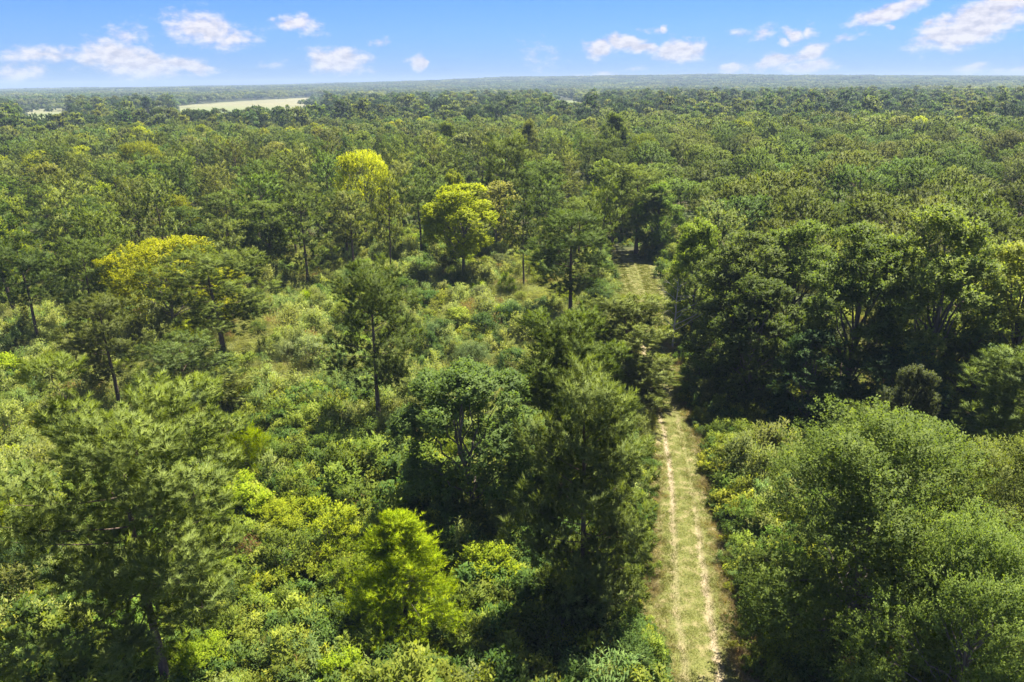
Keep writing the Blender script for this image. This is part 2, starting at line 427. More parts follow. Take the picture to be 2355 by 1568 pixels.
def lobes_of(rng, H, R, cb, n, shape):
    """centres and radii of the foliage masses of a crown"""
    C, Q = [], []
    for i in range(n):
        t = (i + .5) / n
        if shape == 'round': prof = sqrt(max(0.02, 1 - (2 * t - .9) ** 2 / 1.25))
        elif shape == 'wide': prof = sqrt(max(.05, 1 - t ** 2 * .8))
        elif shape == 'cone': prof = 1.05 - t
        else: prof = .75 + .25 * sin(pi * t)          # column
        z = H * cb + (H * (1 - cb)) * (.10 + .80 * t)
        az = i * 2.399 + rng.normal(0, .5)
        lr = R * rng.uniform(.30, .47) * (1.0 if shape != 'cone' else .45 + .75 * (1 - t))
        rad = max(0, R * prof - lr * .8) * rng.uniform(.55, 1.05)
        C.append((cos(az) * rad, sin(az) * rad, min(z, H - lr * .8))); Q.append(lr)
    return np.array(C), np.array(Q)


def broadleaf(seed, H=13., R=4.5, cb=.25, lobes=16, twigs=1700, n=14, ll=.17, lw=.09, tl=.6, shape='round', droop=0., name='tree', bark='bark', mat='leaf', stems=1, splay=.9, up=.9, flat=.5, rise=.45, limb=True, zsq=.85, sub=7):
    rng = np.random.default_rng(seed)
    C, Q = lobes_of(rng, H, R, cb, lobes, shape)
    tb = Tubes()
    if limb:
        q = np.linspace(0, 1, 7)
        for s in range(stems):
            b0 = np.array([0, 0, 0]) if stems == 1 else np.array([*rng.normal(0, .12 * R, 2), 0])
            tx = np.array([*rng.normal(0, .10 * R * stems ** .5, 2), H * .8])
            pts = b0 + (tx - b0) * q[:, None] + np.c_[np.cumsum(rng.normal(0, .05, (7, 2)), 0), np.zeros(7)]
            tb.add(pts, (.016 * H / sqrt(stems)) * (1 - q * .86) * np.where(q == 0, 1.3, 1) + .01, 8 if stems == 1 else 5)
            for i in range(s, len(C), stems):
                zb = max(H * .08, min(C[i][2] * rng.uniform(.45, .75), H * .72))
                a = np.array([np.interp(zb, pts[:, 2], pts[:, j]) for j in range(3)])
                q4 = np.linspace(0, 1, 5)
                lp = a + (C[i] - a) * q4[:, None] + rng.normal(0, .08 * Q[i], (5, 3)) * (q4 * (1 - q4) * 4)[:, None]
                tb.add(lp, (.006 * H / sqrt(stems)) * (1 - .75 * q4) + .008, 5)
                for k in range(4):
                    dv = rng.normal(size=3); dv[2] = abs(dv[2]); dv /= np.linalg.norm(dv)
                    q3 = np.linspace(0, 1, 3)
                    tb.add(C[i] + dv * (q3 * Q[i] * .8)[:, None], .012 * (1 - .6 * q3) + .004, 3)
    # every mass is made of smaller clumps, the twigs sit over the outside of those
    ctr = np.array([0, 0, H * (cb + .25)])
    SC, SQ = [], []
    for c, q_ in zip(C, Q):
        k = sub
        d = rng.normal(size=(k, 3)); d[:, 2] = d[:, 2] * .8 + .25
        d = nrm(nrm(d) + .7 * nrm(c - ctr))
        SC.append(c + d * q_ * rng.uniform(.55, 1.0, (k, 1)) * np.array([1, 1, zsq])); SQ.append(q_ * rng.uniform(.30, .54, k))
    SC, SQ = np.concatenate(SC), np.concatenate(SQ)
    wts = SQ ** 2 / np.sum(SQ ** 2)
    idx = rng.choice(len(SC), twigs, p=wts)
    dv = rng.normal(size=(twigs, 3)); dv[:, 2] = dv[:, 2] * .8 + .42; dv = nrm(nrm(dv) + .45 * nrm(SC[idx] - ctr))
    P = SC[idx] + dv * (SQ[idx] * (.45 + .55 * rng.random(twigs) ** .5))[:, None] * np.array([1, 1, zsq])
    P[:, 2] = np.maximum(P[:, 2], .12)
    outw = nrm(P - ctr)
    D = nrm(dv * .5 + outw * .45 + np.array([0, 0, rise - droop]) + rng.normal(0, .3, (twigs, 3)))
    V, F, T, NN = leaves_on_twigs(P, D, n, rng, tl, ll, lw, splay, up, flat, nrm(dv + .35 * outw))
    tm = tb.mesh(name + '_trunk', MAT[bark]) if limb else None
    return tm, make_mesh(name + '_crown', V, F, MAT[mat], T, normals=NN)


def blades(P, D, Ln, W, rng, sag=.5):
    """arched grass blades of two joints"""
    n = len(P)
    side = nrm(np.cross(D, rng.normal(size=D.shape))) * W[:, None]
    h = nrm(D * np.array([1, 1, .001]) + rng.normal(0, .05, D.shape))
    m1 = P + D * (Ln * .55)[:, None] + h * (Ln * .10 * sag)[:, None]
    tip = P + D * (Ln * .9)[:, None] + h * (Ln * .5 * sag)[:, None] - np.array([0, 0, 1]) * (Ln * .25 * sag)[:, None]
    V = np.stack([P - side, P + side, m1 + side * .8, m1 - side * .8, tip], 1).reshape(-1, 3)
    i = np.arange(n)[:, None] * 5
    F4 = i + np.array([[0, 1, 2, 3]]); F3 = i + np.array([[3, 2, 4]])
    t = np.repeat(np.clip(rng.normal(.5, .22, n), 0, 1), 5)
    return V, [F4, F3], t


def feathery(seed, H=7.8, R=3.1, sprays=1500, K=16, cone=True, name='feathery', ll=.34, W=.011, up=0.0):
    """fine drooping sprays on a cone or mound; one stem"""
    rng = np.random.default_rng(seed)
    tb = Tubes(); q = np.linspace(0, 1, 7)
    tb.add(np.c_[np.cumsum(rng.normal(0, .04, (7, 2)), 0), q * H * .97], .016 * H * (1 - q * .92) + .01, 7)
    P, A = [], []
    nb = 70 if cone else 36
    per = sprays // nb
    for i in range(nb):
        t = ((i + rng.random()) / nb) ** (1.15 if cone else 1)
        az = i * 2.399 + rng.normal(0, .4)
        if cone: ln = R * (1.03 - t) ** .9 * rng.uniform(.75, 1.15) + .15; z = H * (.06 + .92 * t)
        else: ln = R * sqrt(max(.1, 1 - t * t)) * rng.uniform(.8, 1.1); z = H * (.15 + .7 * t)
        o = np.array([cos(az), sin(az), 0])
        q5 = np.linspace(0, 1, 5)
        rise = .40 + .5 * t
        cv = lambda s: np.array([0, 0, z]) + o * (s * ln)[:, None] + np.array([0, 0, 1]) * (ln * (rise * s - .42 * s ** 2))[:, None]
        tb.add(cv(q5), .02 * (1 - .8 * q5) + .004, 4)
        s = .25 + .75 * rng.random(per) ** .8
        p = cv(s) + rng.normal(0, .10 + .07 * ln, (per, 3)) * np.array([1, 1, .7])
        P.append(p); A.append(o * .55 + rng.normal(0, .45, (per, 3)) + np.array([0, 0, .18 + up + .3 * t]))
    P, A = np.concatenate(P), nrm(np.concatenate(A))
    P[:, 2] = np.maximum(P[:, 2], .1)
    V, F, T, NN = needles(P, A, np.ones(len(P)), K, rng, L0=ll, NL=ll * .55, W=W)
    return tb.mesh(name + '_trunk', MAT['bark']), make_mesh(name + '_crown', V, F, MAT['weed'], T, normals=NN)


# ------------------------------------------------------------------ terrain
HILL_U = np.array([-400, 0, 574, 760, 1177, 1494, 1660, 1720, 2000, 2354, 2800])
HILL_H = np.array([2., 3., 14., 20., 38., 42., 46., 45., 32., 20., 15.])
HILL_AZ = np.array([azel(u, 180)[0] for u in HILL_U])


def sstep(a, b, x):
    t = np.clip((x - a) / (b - a), 0, 1); return t * t * (3 - 2 * t)


def terr(x, y):
    r = np.hypot(x, y); a = np.arctan2(x, y)
    h = np.interp(a, HILL_AZ, HILL_H)
    roll = 5 * np.sin(x * .0021 + 1) * np.sin(y * .0017 + .6) + 3 * np.sin(x * .0053 + 2) * np.sin(y * .0047)
    return sstep(1900, 4300, r) * (h + roll * sstep(1900, 3000, r))


def trees_clear():
    pass


# trail: centre line through the clearing
TRAIL = np.array([at(u, v) for u, v in [(1668, 1900), (1640, 1700), (1618, 1568), (1592, 1400), (1575, 1200), (1560, 1060), (1537, 960), (1512, 880), (1494, 780), (1474, 700), (1460, 640), (1446, 606), (1436, 570), (1428, 535), (1420, 480), (1408, 410), (1400, 350)]])
_seg = np.r_[0, np.cumsum(np.hypot(*np.diff(TRAIL, axis=0).T))]
_S = np.arange(0, _seg[-1], .8)
TR = np.c_[np.interp(_S, _seg, TRAIL[:, 0]), np.interp(_S, _seg, TRAIL[:, 1])]
for _ in range(6): TR[1:-1] = .25 * TR[:-2] + .5 * TR[1:-1] + .25 * TR[2:]
_t = nrm(np.gradient(TR, axis=0)); TN = np.c_[_t[:, 1], -_t[:, 0]]


ST_END = int(np.argmin(np.hypot(TR[:, 0] - at(1440, 578)[0], TR[:, 1] - at(1440, 578)[1])))

S_NEAR = float(_S[int(np.argmin(np.hypot(TR[:, 0] - at(1577, 1230)[0], TR[:, 1] - at(1577, 1230)[1])))])
S_GRASS = float(_S[int(np.argmin(np.hypot(TR[:, 0] - at(1488, 760)[0], TR[:, 1] - at(1488, 760)[1])))])


def trail_dist(x, y):
    """signed distance to the trail's centre (right positive) and its station"""
    x = np.atleast_1d(x); y = np.atleast_1d(y)
    out = np.empty(len(x)); st = np.empty(len(x), int)
    for i in range(0, len(x), 4000):
        d = np.c_[x[i:i + 4000], y[i:i + 4000]][:, None] - TR[None]
        k = np.argmin((d ** 2).sum(-1), 1); j = np.arange(len(k))
        out[i:i + 4000] = np.sqrt((d[j, k] ** 2).sum(-1)) * np.sign((d[j, k] * TN[k]).sum(-1)); st[i:i + 4000] = k
    return out, st


def build_ground():
    rs = np.r_[0, np.geomspace(12, 9000, 90)]
    az = np.linspace(-pi, pi, 181)[:-1]
    X = rs[:, None] * np.sin(az)[None]; Y = rs[:, None] * np.cos(az)[None]
    V = np.stack([X, Y, terr(X, Y)], -1).reshape(-1, 3)
    n = len(az)
    i = (np.arange(len(rs) - 1)[:, None] * n + np.arange(n)[None]); j = (np.arange(len(rs) - 1)[:, None] * n + (np.arange(n)[None] + 1) % n)
    F = np.stack([i, i + n, j + n, j], -1).reshape(-1, 4)
    tag(link('ground', make_mesh('ground', V, F, MAT['ground'], smooth=True)), kind='structure')
    # mown trail with two wheel ruts
    m, N, L, out = new_mat('mown_trail')
    a = N.new('ShaderNodeAttribute'); a.attribute_name = 'lane'
    sp = N.new('ShaderNodeSeparateXYZ'); L.new(a.outputs['Vector'], sp.inputs[0])
    tc = N.new('ShaderNodeTexCoord')

    def noise(sc, det=5, st=(1, 1, 1)):
        mp = N.new('ShaderNodeMapping'); mp.inputs['Scale'].default_value = st; L.new(tc.outputs['Object'], mp.inputs[0])
        n_ = N.new('ShaderNodeTexNoise'); n_.inputs['Scale'].default_value = sc; n_.inputs['Detail'].default_value = det; n_.inputs['Roughness'].default_value = .65
        L.new(mp.outputs[0], n_.inputs['Vector']); return n_.outputs['Fac']

    def M(op, a_, b_=None, c_=None):
        n_ = N.new('ShaderNodeMath'); n_.operation = op
        for i_, s_ in enumerate((a_, b_, c_)):
            if s_ is None: continue
            if isinstance(s_, (int, float)): n_.inputs[i_].default_value = s_
            else: L.new(s_, n_.inputs[i_])
        return n_.outputs[0]

    def mix(f, A, B):
        n_ = N.new('ShaderNodeMix'); n_.data_type = 'RGBA'
        L.new(f, n_.inputs['Factor'])
        for k_, s_ in (('A', A), ('B', B)):
            if isinstance(s_, tuple): n_.inputs[k_].default_value = rgb(s_)
            else: L.new(s_, n_.inputs[k_])
        return n_.outputs['Result']

    def rng_(x, lo, hi, a0=0., a1=1.):
        n_ = N.new('ShaderNodeMapRange'); n_.interpolation_type = 'SMOOTHSTEP'; L.new(x, n_.inputs[0])
        for k_, v_ in zip((1, 2, 3, 4), (lo, hi, a0, a1)): n_.inputs[k_].default_value = v_
        return n_.outputs[0]
    fine, mid, big = noise(9, 6), noise(1.3, 5), noise(.22, 3)
    grass = mix(rng_(fine, .35, .65), (.095, .106, .030), (.155, .160, .052))
    grass = mix(rng_(mid, .46, .68, 0, .8), grass, (.235, .200, .100))
    lat = M('ABSOLUTE', M('ADD', M('ADD', sp.outputs[0], M('MULTIPLY', M('SUBTRACT', mid, .5), .5)), M('MULTIPLY', M('SUBTRACT', big, .5), .55)))
    rut = M('SUBTRACT', 1.0, rng_(M('ABSOLUTE', M('ADD', M('SUBTRACT', lat, .84), M('MULTIPLY', M('SUBTRACT', fine, .5), .25))), .02, .36))
    cb_ = N.new('ShaderNodeCombineXYZ'); L.new(M('MULTIPLY', M('SIGN', sp.outputs[0]), 7.3), cb_.inputs[0]); L.new(M('MULTIPLY', sp.outputs[1], .055), cb_.inputs[1])
    ln_ = N.new('ShaderNodeTexNoise'); ln_.inputs['Scale'].default_value = 1.0; ln_.inputs['Detail'].default_value = 3; L.new(cb_.outputs[0], ln_.inputs['Vector'])
    grassy = M('SUBTRACT', 1.0, rng_(sp.outputs[1], S_GRASS - 8, S_GRASS + 2))
    rut = M('MULTIPLY', rut, grassy)
    left_ = rng_(sp.outputs[1], S_NEAR - 4, S_NEAR + 8, .45, 1.0); right_ = rng_(sp.outputs[1], S_NEAR - 2, S_NEAR + 10, 1.0, .25)
    isr = M('GREATER_THAN', sp.outputs[0], 0.0)
    along = M('ADD', M('MULTIPLY', isr, right_), M('MULTIPLY', M('SUBTRACT', 1.0, isr), left_))
    rut = M('MULTIPLY', M('MULTIPLY', rut, along), rng_(M('ADD', ln_.outputs['Fac'], M('MULTIPLY', mid, .6)), .50, .95, .10, .80))
    col = mix(rut, grass, mix(rng_(fine, .35, .7), (.25, .19, .135), (.38, .305, .22)))
    edge = M('MULTIPLY', M('MULTIPLY', grassy, rng_(big, .40, .58, .25, 1.0)), rng_(M('ADD', lat, M('MULTIPLY', M('SUBTRACT', mid, .5), 1.6)), 1.35, 2.1))
    col = mix(edge, col, mix(rng_(mid, .4, .62), (.13, .135, .045), (.27, .222, .13)))
    b = N.new('ShaderNodeBsdfPrincipled'); b.inputs['Roughness'].default_value = .95; b.inputs['Specular IOR Level'].default_value = .05
    L.new(col, b.inputs['Base Color'])
    bp = N.new('ShaderNodeBump'); bp.inputs['Strength'].default_value = .8; bp.inputs['Distance'].default_value = .06; L.new(fine, bp.inputs['Height']); L.new(bp.outputs[0], b.inputs['Normal'])
    L.new(b.outputs[0], out.inputs[0])
    xs = np.array([-2.9, -1.9, -1.15, -.95, -.82, -.68, -.45, 0, .45, .68, .82, .95, 1.15, 1.9, 2.9])
    zz = np.array([.03, .05, .05, .02, -.02, .02, .06, .08, .06, .02, -.02, .02, .05, .05, .03]) + .03
    wob = 1 + .12 * np.sin(_S * .13)[:, None] + .55 * sstep(S_GRASS - 6, S_GRASS + 4, _S)[:, None]
    T_, N_, W_, S_ = TR[:ST_END], TN[:ST_END], wob[:ST_END], _S[:ST_END]
    sh = (len(T_), len(xs))
    V = np.stack([T_[:, None, 0] + N_[:, None, 0] * xs * W_, T_[:, None, 1] + N_[:, None, 1] * xs * W_, np.broadcast_to(zz, sh)], -1)
    U = np.stack([np.broadcast_to(xs, sh), np.broadcast_to(S_[:, None], sh), np.zeros(sh)], -1)
    nx = len(xs); i = np.arange(len(T_) - 1)[:, None] * nx + np.arange(nx - 1)[None]
    F = np.stack([i, i + 1, i + nx + 1, i + nx], -1).reshape(-1, 4)
    tag(link('trail', make_mesh('trail', V.reshape(-1, 3), F, m, smooth=True, uv=U.reshape(-1, 3))), kind='structure')


build_ground()

# ------------------------------------------------------------------ far fields, road and farm buildings
FIELDS = []   # (azimuth range, far edge radius at both ends, near radius): no trees grow there


def field(name, us, vs_, r0, mat):
    """open land whose far edge runs through the points (us, vs_)"""
    e = [at(u, v) for u, v in zip(us, vs_)]
    azs = [atan2(*p) for p in e]; rr = [hypot(*p) for p in e]
    V, n = [], 14
    for a_, r_ in zip(azs, rr):
        for k in range(n):
            r = r0 + (r_ - r0) * k / (n - 1); x, y = r * sin(a_), r * cos(a_)
            V.append((x, y, float(terr(x, y)) + .25))
    i = np.arange(len(azs) - 1)[:, None] * n + np.arange(n - 1)[None]
    F = np.stack([i, i + 1, i + n + 1, i + n], -1).reshape(-1, 4)
    tag(link(name, make_mesh(name, V, F, mat)), kind='structure')
    FIELDS.append((azs, rr, r0))


MAT['field'] = noise_mat('dry_pasture', (.15, .15, .078), (.215, .20, .11), .012, .95, 0, (1, .3, 1), (.14, .17, .065), .003)
MAT['field2'] = noise_mat('green_pasture', (.11, .14, .05), (.18, .19, .085), .02, .95, 0, (1, .3, 1))
field('pasture_field', [412, 450, 520, 600, 680, 728], [244, 240, 235, 230, 226, 224], 585, MAT['field'])
field('pasture_field', [62, 100, 142], [253, 251, 249], 520, MAT['field'])
field('pasture_field', [1288, 1310, 1334], [232.5, 231, 230.5], 640, MAT['field2'])


def in_field(x, y, grow=0.0):
    a = np.arctan2(x, y); r = np.hypot(x, y)
    m = np.zeros(np.shape(x), bool)
    for azs, rr, r0 in FIELDS:
        far = np.interp(a, azs, rr)
        m |= (a > azs[0] - grow) & (a < azs[-1] + grow) & (r > r0) & (r < far)
    return m


CORRIDORS = []   # azimuth, half width, r0, r1: yards, drives


def box_mesh(name, sx, sy, z0, z1, mat):
    V = [(x * sx / 2, y * sy / 2, z) for z in (z0, z1) for x, y in ((-1, -1), (1, -1), (1, 1), (-1, 1))]
    F = [(0, 1, 5, 4), (1, 2, 6, 5), (2, 3, 7, 6), (3, 0, 4, 7), (4, 5, 6, 7), (3, 2, 1, 0)]
    return make_mesh(name, V, np.array(F), mat)


def gable_mesh(name, sx, sy, z0, h, mat, over=.4):
    sx, sy = sx + over * 2, sy + over * 2; t = .18
    V = [(-sx / 2, -sy / 2, z0), (sx / 2, -sy / 2, z0), (sx / 2, 0, z0 + h), (-sx / 2, 0, z0 + h), (sx / 2, sy / 2, z0), (-sx / 2, sy / 2, z0)]
    V += [(x, y, z + t) for x, y, z in V]
    F = [(6, 7, 8, 9), (9, 8, 10, 11), (0, 3, 2, 1), (3, 5, 4, 2), (0, 1, 7, 6), (4, 5, 11, 10)]
    G = [(1, 2, 8), (1, 8, 7), (2, 4, 10), (2, 10, 8), (0, 6, 9), (0, 9, 3), (3, 9, 11), (3, 11, 5)]
    return make_mesh(name, V, [np.array(F), np.array(G)], mat)


def house(name, u, v, sx, sy, h, roofh, wallm, roofm, label, rot=.2, wins=3):
    x, y = at(u, v); r = hypot(x, y)
    e = link(name, None); e.location = (x, y, float(terr(x, y))); e.rotation_euler.z = rot
    tag(e, label, 'house' if 'house' in name else 'shed')
    w = link('wall', box_mesh('wall', sx, sy, 0, h, wallm), e)
    # gable infill
    for q in (-1, 1):
        link('gable', make_mesh('gable', [(q * sx / 2, -sy / 2, h), (q * sx / 2, sy / 2, h), (q * sx / 2, 0, h + roofh)], np.array([(0, 2, 1)]), wallm), w)
    link('roof', gable_mesh('roof', sx, sy, h - .05, roofh + .1, roofm), e)
    dm = box_mesh('door', 1.0, .12, 0, 2.1, MAT['dark']); d = link('door', dm, e); d.location = (sx * .1, -sy / 2 - .03, 0)
    wm = box_mesh('window', 1.0, .1, 1.0, 2.2, MAT['dark'])
    for k in range(wins):
        o = link('window', wm, e); o.location = (-sx / 2 + sx * (k + .5) / wins + (.9 if abs(-sx / 2 + sx * (k + .5) / wins - sx * .1) < 1.2 else 0), -sy / 2 - .03, 0)
    CORRIDORS.append((atan2(x, y), (sx * .62 + 6) / r, r * .50, r + 6))
    return e


MAT['dark'] = noise_mat('dark_glass', (.03, .035, .04), (.05, .055, .06), 2, .3)
MAT['white'] = noise_mat('white_paint', (.50, .50, .48), (.60, .60, .58), 1, .6)
MAT['tin'] = noise_mat('pale_metal_roof', (.55, .57, .60), (.68, .70, .72), 1, .4)
MAT['roof'] = noise_mat('grey_shingle_roof', (.26, .25, .25), (.36, .35, .34), 1, .8)
MAT['road'] = noise_mat('pale_dirt_road', (.50, .45, .36), (.62, .57, .48), .2, .95)
house('farm_house', 997, 236.5, 9, 7, 3.4, 2.6, MAT['white'], MAT['roof'], 'small white farmhouse standing alone among dark trees below the wooded ridge', .15)
house('metal_shed', 1264, 222.5, 30, 11, 4.0, 2.2, MAT['white'], MAT['tin'], 'long white metal shed at the foot of the pale dirt road', .05, 5)
house('field_shed', 360, 245, 8, 6, 2.8, 1.4, MAT['white'], MAT['tin'], 'tiny white shed behind the pines just short of the pasture', -.2, 2)
house('stone_house', 726, 224.5, 6, 6, 5.0, 2.0, MAT['white'], MAT['roof'], 'small pale two-storey house at the far end of the long pasture', .4, 2)


def far_road():
    pts = []
    for u, v, r in [(1262, 0, 1590), (1257, 0, 1800), (1251, 0, 2300), (1249, 0, 3000), (1243, 0, 3600)]:
        a = azel(u, 205)[0]; pts.append((r * sin(a), r * cos(a)))
    pts = np.array(pts); q = np.linspace(0, 4, 60)
    c = np.c_[np.interp(q, range(5), pts[:, 0]), np.interp(q, range(5), pts[:, 1])]
    V = []
    for x, y in c:
        for s in (-4.5, 4.5): V.append((x + s, y, float(terr(x + s, y)) + .35))
    i = np.arange(59) * 2
    tag(link('road', make_mesh('road', V, np.stack([i, i + 1, i + 3, i + 2], -1), MAT['road'])), kind='structure')
    for k in range(4):
        CORRIDORS.append((atan2(*((pts[k] + pts[k + 1]) / 2)), 10 / hypot(*pts[k + 1]) + abs(atan2(*pts[k]) - atan2(*pts[k + 1])) / 2, hypot(*pts[k]), hypot(*pts[k + 1])))


far_road()


def in_corridor(x, y):
    a = np.arctan2(x, y); r = np.hypot(x, y); m = np.zeros(np.shape(x), bool)
    for ca, hw, r0, r1 in CORRIDORS: m |= (np.abs(a - ca) < hw) & (r > r0) & (r < r1)
    return m


# ------------------------------------------------------------------ plant stock (shared mesh data)
PH = [pine(11, 14, .34, 3.6, 34, 26, .82, 46, 1.3, .0135, .45, 'pine_a', pad_gap=1.9),
      pine(12, 13, .40, 3.0, 30, 24, .76, 46, 1.3, .0135, .42, 'pine_b', pad_gap=1.8),
      pine(13, 14, .03, 3.6, 62, 28, .90, 40, 1.35, .0145, .58, 'pine_c', pad_gap=1.7, gap=.02),
      pine(14, 12, .46, 3.4, 22, 26, .80, 46, 1.3, .0135, .40, 'pine_d', pad_gap=2.0, gap=.12),
      pine(15, 15, .40, 4.9, 34, 46, 1.05, 62, 1.3, .0115, .34, 'pine_e', pad_gap=2.1, gap=.0)]
PM = [pine(21, 14, .32, 3.4, 34, 8, .70, 22, 1.7, .030, .40, 'pine_m'), pine(22, 14, .40, 3.1, 30, 8, .70, 22, 1.7, .030, .34, 'pine_m'),
      pine(23, 15, .24, 3.4, 38, 8, .70, 22, 1.7, .030, .46, 'pine_m'), pine(24, 13, .46, 3.2, 26, 8, .70, 22, 1.7, .030, .34, 'pine_m', gap=.12)]
PS = [dome_pine(31, 15, 4.1, .34), dome_pine(32, 15, 4.5, .40, 600, bumps=16), dome_pine(33, 16, 3.7, .34, 500, bumps=11)]
PF = [dome_pine(41 + i, 14.5, 3.9 + .2 * i, .34, 210, 11, 2.4, .085, 10, 'pine_f') for i in range(4)]
BH = [broadleaf(51, 13, 4.4, .16, 20, 3600, 14, .21, .12, .55, 'round', name='oak'),
      broadleaf(52, 16, 4.2, .03, 30, 3600, 14, .23, .12, .7, 'column', name='elm', rise=.75, sub=8),
      broadleaf(53, 11, 6.4, .30, 18, 2400, 14, .21, .12, .6, 'wide', name='spread'),
      broadleaf(54, 12, 6.2, .03, 30, 8200, 16, .135, .072, .62, 'round', name='bigelm', droop=.15, rise=.5, sub=9),
      broadleaf(55, 12.5, 3.6, .02, 26, 2600, 14, .19, .13, .5, 'column', name='vine', droop=.3, rise=.2)]
BH.append(broadleaf(56, 13, 4.4, .34, 18, 3400, 14, .21, .12, .55, 'round', name='clear_stemmed'))
BM = [broadleaf(61, 14, 4.6, .20, 12, 760, 12, .36, .22, .8, 'round', name='oak_m'), broadleaf(62, 15, 4.0, .2, 13, 760, 12, .36, .22, .9, 'column', name='elm_m', rise=.7),
      broadleaf(63, 12, 5.5, .30, 13, 760, 12, .36, .22, .8, 'wide', name='spread_m')]
BF = [broadleaf(71 + i, 14, 5.4, .10, 9, 150, 9, .9, .6, 1.2, 'round', name='far_tree', sub=5) for i in range(4)]
FE = [feathery(81, 7.8, 3.2, 6400, 18, True, 'cypress', W=.012), feathery(82, 2.8, 1.9, 1300, 18, False, 'willowy_bush')]
SHR = [broadleaf(91, 3.2, 2.0, .05, 9, 520, 12, .17, .09, .5, 'wide', name='round_shrub', stems=4, bark='bark', mat='weed'),
       broadleaf(92, 2.6, 2.1, .02, 10, 420, 20, .15, .055, .85, 'wide', name='frond_shrub', stems=5, mat='weed', splay=1.1, flat=.22, droop=.2),
       broadleaf(93, 4.2, 1.8, .05, 11, 520, 12, .18, .09, .6, 'column', name='tall_shrub', stems=4, mat='weed', rise=.8),
       broadleaf(94, 2.2, 2.3, .02, 10, 520, 12, .14, .09, .45, 'wide', name='bramble', stems=6, mat='weed', droop=.3, rise=.3)]


def grass_clump(seed, n, Lr, W, spread, sag, name):
    rng = np.random.default_rng(seed)
    a = rng.random(n) * 2 * pi; r = spread * np.sqrt(rng.random(n))
    P = np.c_[np.cos(a) * r, np.sin(a) * r, np.zeros(n)]
    D = nrm(np.c_[np.cos(a) * .45 + rng.normal(0, .3, n), np.sin(a) * .45 + rng.normal(0, .3, n), np.ones(n)])
    V, F, T = blades(P, D, rng.uniform(*Lr, n), np.full(n, W), rng, sag)
    return make_mesh(name, V, F, MAT['weed'], T)


def weed_clump(seed, H, R, tw, n, ll, lw, tl, name, rise=.6, flat=.5):
    """one weed or bramble clump"""
    return broadleaf(seed, H, R, .0, 6, tw, n, ll, lw, tl, 'wide', name=name, mat='weed', limb=False, rise=rise, flat=flat)[1]


# ------------------------------------------------------------------ scattered stuff (one object each, nodes place the pieces)
COLOURED = {}


def coloured(mat, c):
    """the foliage material in one fixed colour"""
    k = (mat.name, tuple(c))
    if k not in COLOURED:
        m = mat.copy(); nt = m.node_tree
        hs = next(n for n in nt.nodes if n.type == 'HUE_SAT')
        r = nt.nodes.new('ShaderNodeRGB'); r.outputs[0].default_value = (*c, 1)
        nt.links.new(r.outputs[0], hs.inputs['Color']); COLOURED[k] = m
    return COLOURED[k]


def stuff(name, label, sources, colors, pts, rot, scl, idx):
    col = bpy.data.collections.new(name + '_sources')
    for i, (me, c) in enumerate(zip(sources, colors)):
        me = me.copy()
        for k, mt in enumerate(me.materials):
            if mt.name.split('.')[0] in ('pine_needles', 'broad_leaves', 'weed_leaves'): me.materials[k] = coloured(mt, c)
        o = bpy.data.objects.new(f'{name}_source_{i:02d}', me); col.objects.link(o)
    me = bpy.data.meshes.new(name); me.vertices.add(len(pts)); me.vertices.foreach_set('co', np.asarray(pts, np.float32).ravel())
    for nm, ty, dat in (('turn', 'FLOAT_VECTOR', rot), ('size', 'FLOAT_VECTOR', scl)):
        a = me.attributes.new(nm, ty, 'POINT'); a.data.foreach_set('vector', np.asarray(dat, np.float32).ravel())
    a = me.attributes.new('pick', 'INT', 'POINT'); a.data.foreach_set('value', np.asarray(idx, np.int32))
    o = link(name, me); tag(o, label, None, None, 'stuff')
    ng = bpy.data.node_groups.new(name, 'GeometryNodeTree')
    ng.interface.new_socket('Geometry', in_out='INPUT', socket_type='NodeSocketGeometry')
    ng.interface.new_socket('Geometry', in_out='OUTPUT', socket_type='NodeSocketGeometry')
    N, L = ng.nodes, ng.links
    gi, go = N.new('NodeGroupInput'), N.new('NodeGroupOutput')
    ip = N.new('GeometryNodeInstanceOnPoints'); ci = N.new('GeometryNodeCollectionInfo')
    ci.inputs['Collection'].default_value = col; ci.inputs['Separate Children'].default_value = True; ci.inputs['Reset Children'].default_value = True

    def named(nm, ty):
        n_ = N.new('GeometryNodeInputNamedAttribute'); n_.data_type = ty; n_.inputs[0].default_value = nm; return n_.outputs[0]
    e2r = N.new('FunctionNodeEulerToRotation')
    L.new(named('turn', 'FLOAT_VECTOR'), e2r.inputs[0])
    L.new(gi.outputs[0], ip.inputs['Points']); L.new(ci.outputs[0], ip.inputs['Instance'])
    ip.inputs['Pick Instance'].default_value = True
    L.new(named('pick', 'INT'), ip.inputs['Instance Index']); L.new(e2r.outputs[0], ip.inputs['Rotation']); L.new(named('size', 'FLOAT_VECTOR'), ip.inputs['Scale'])
    L.new(ip.outputs[0], go.inputs[0])
    md = o.modifiers.new('scatter', 'NODES'); md.node_group = ng
    return o


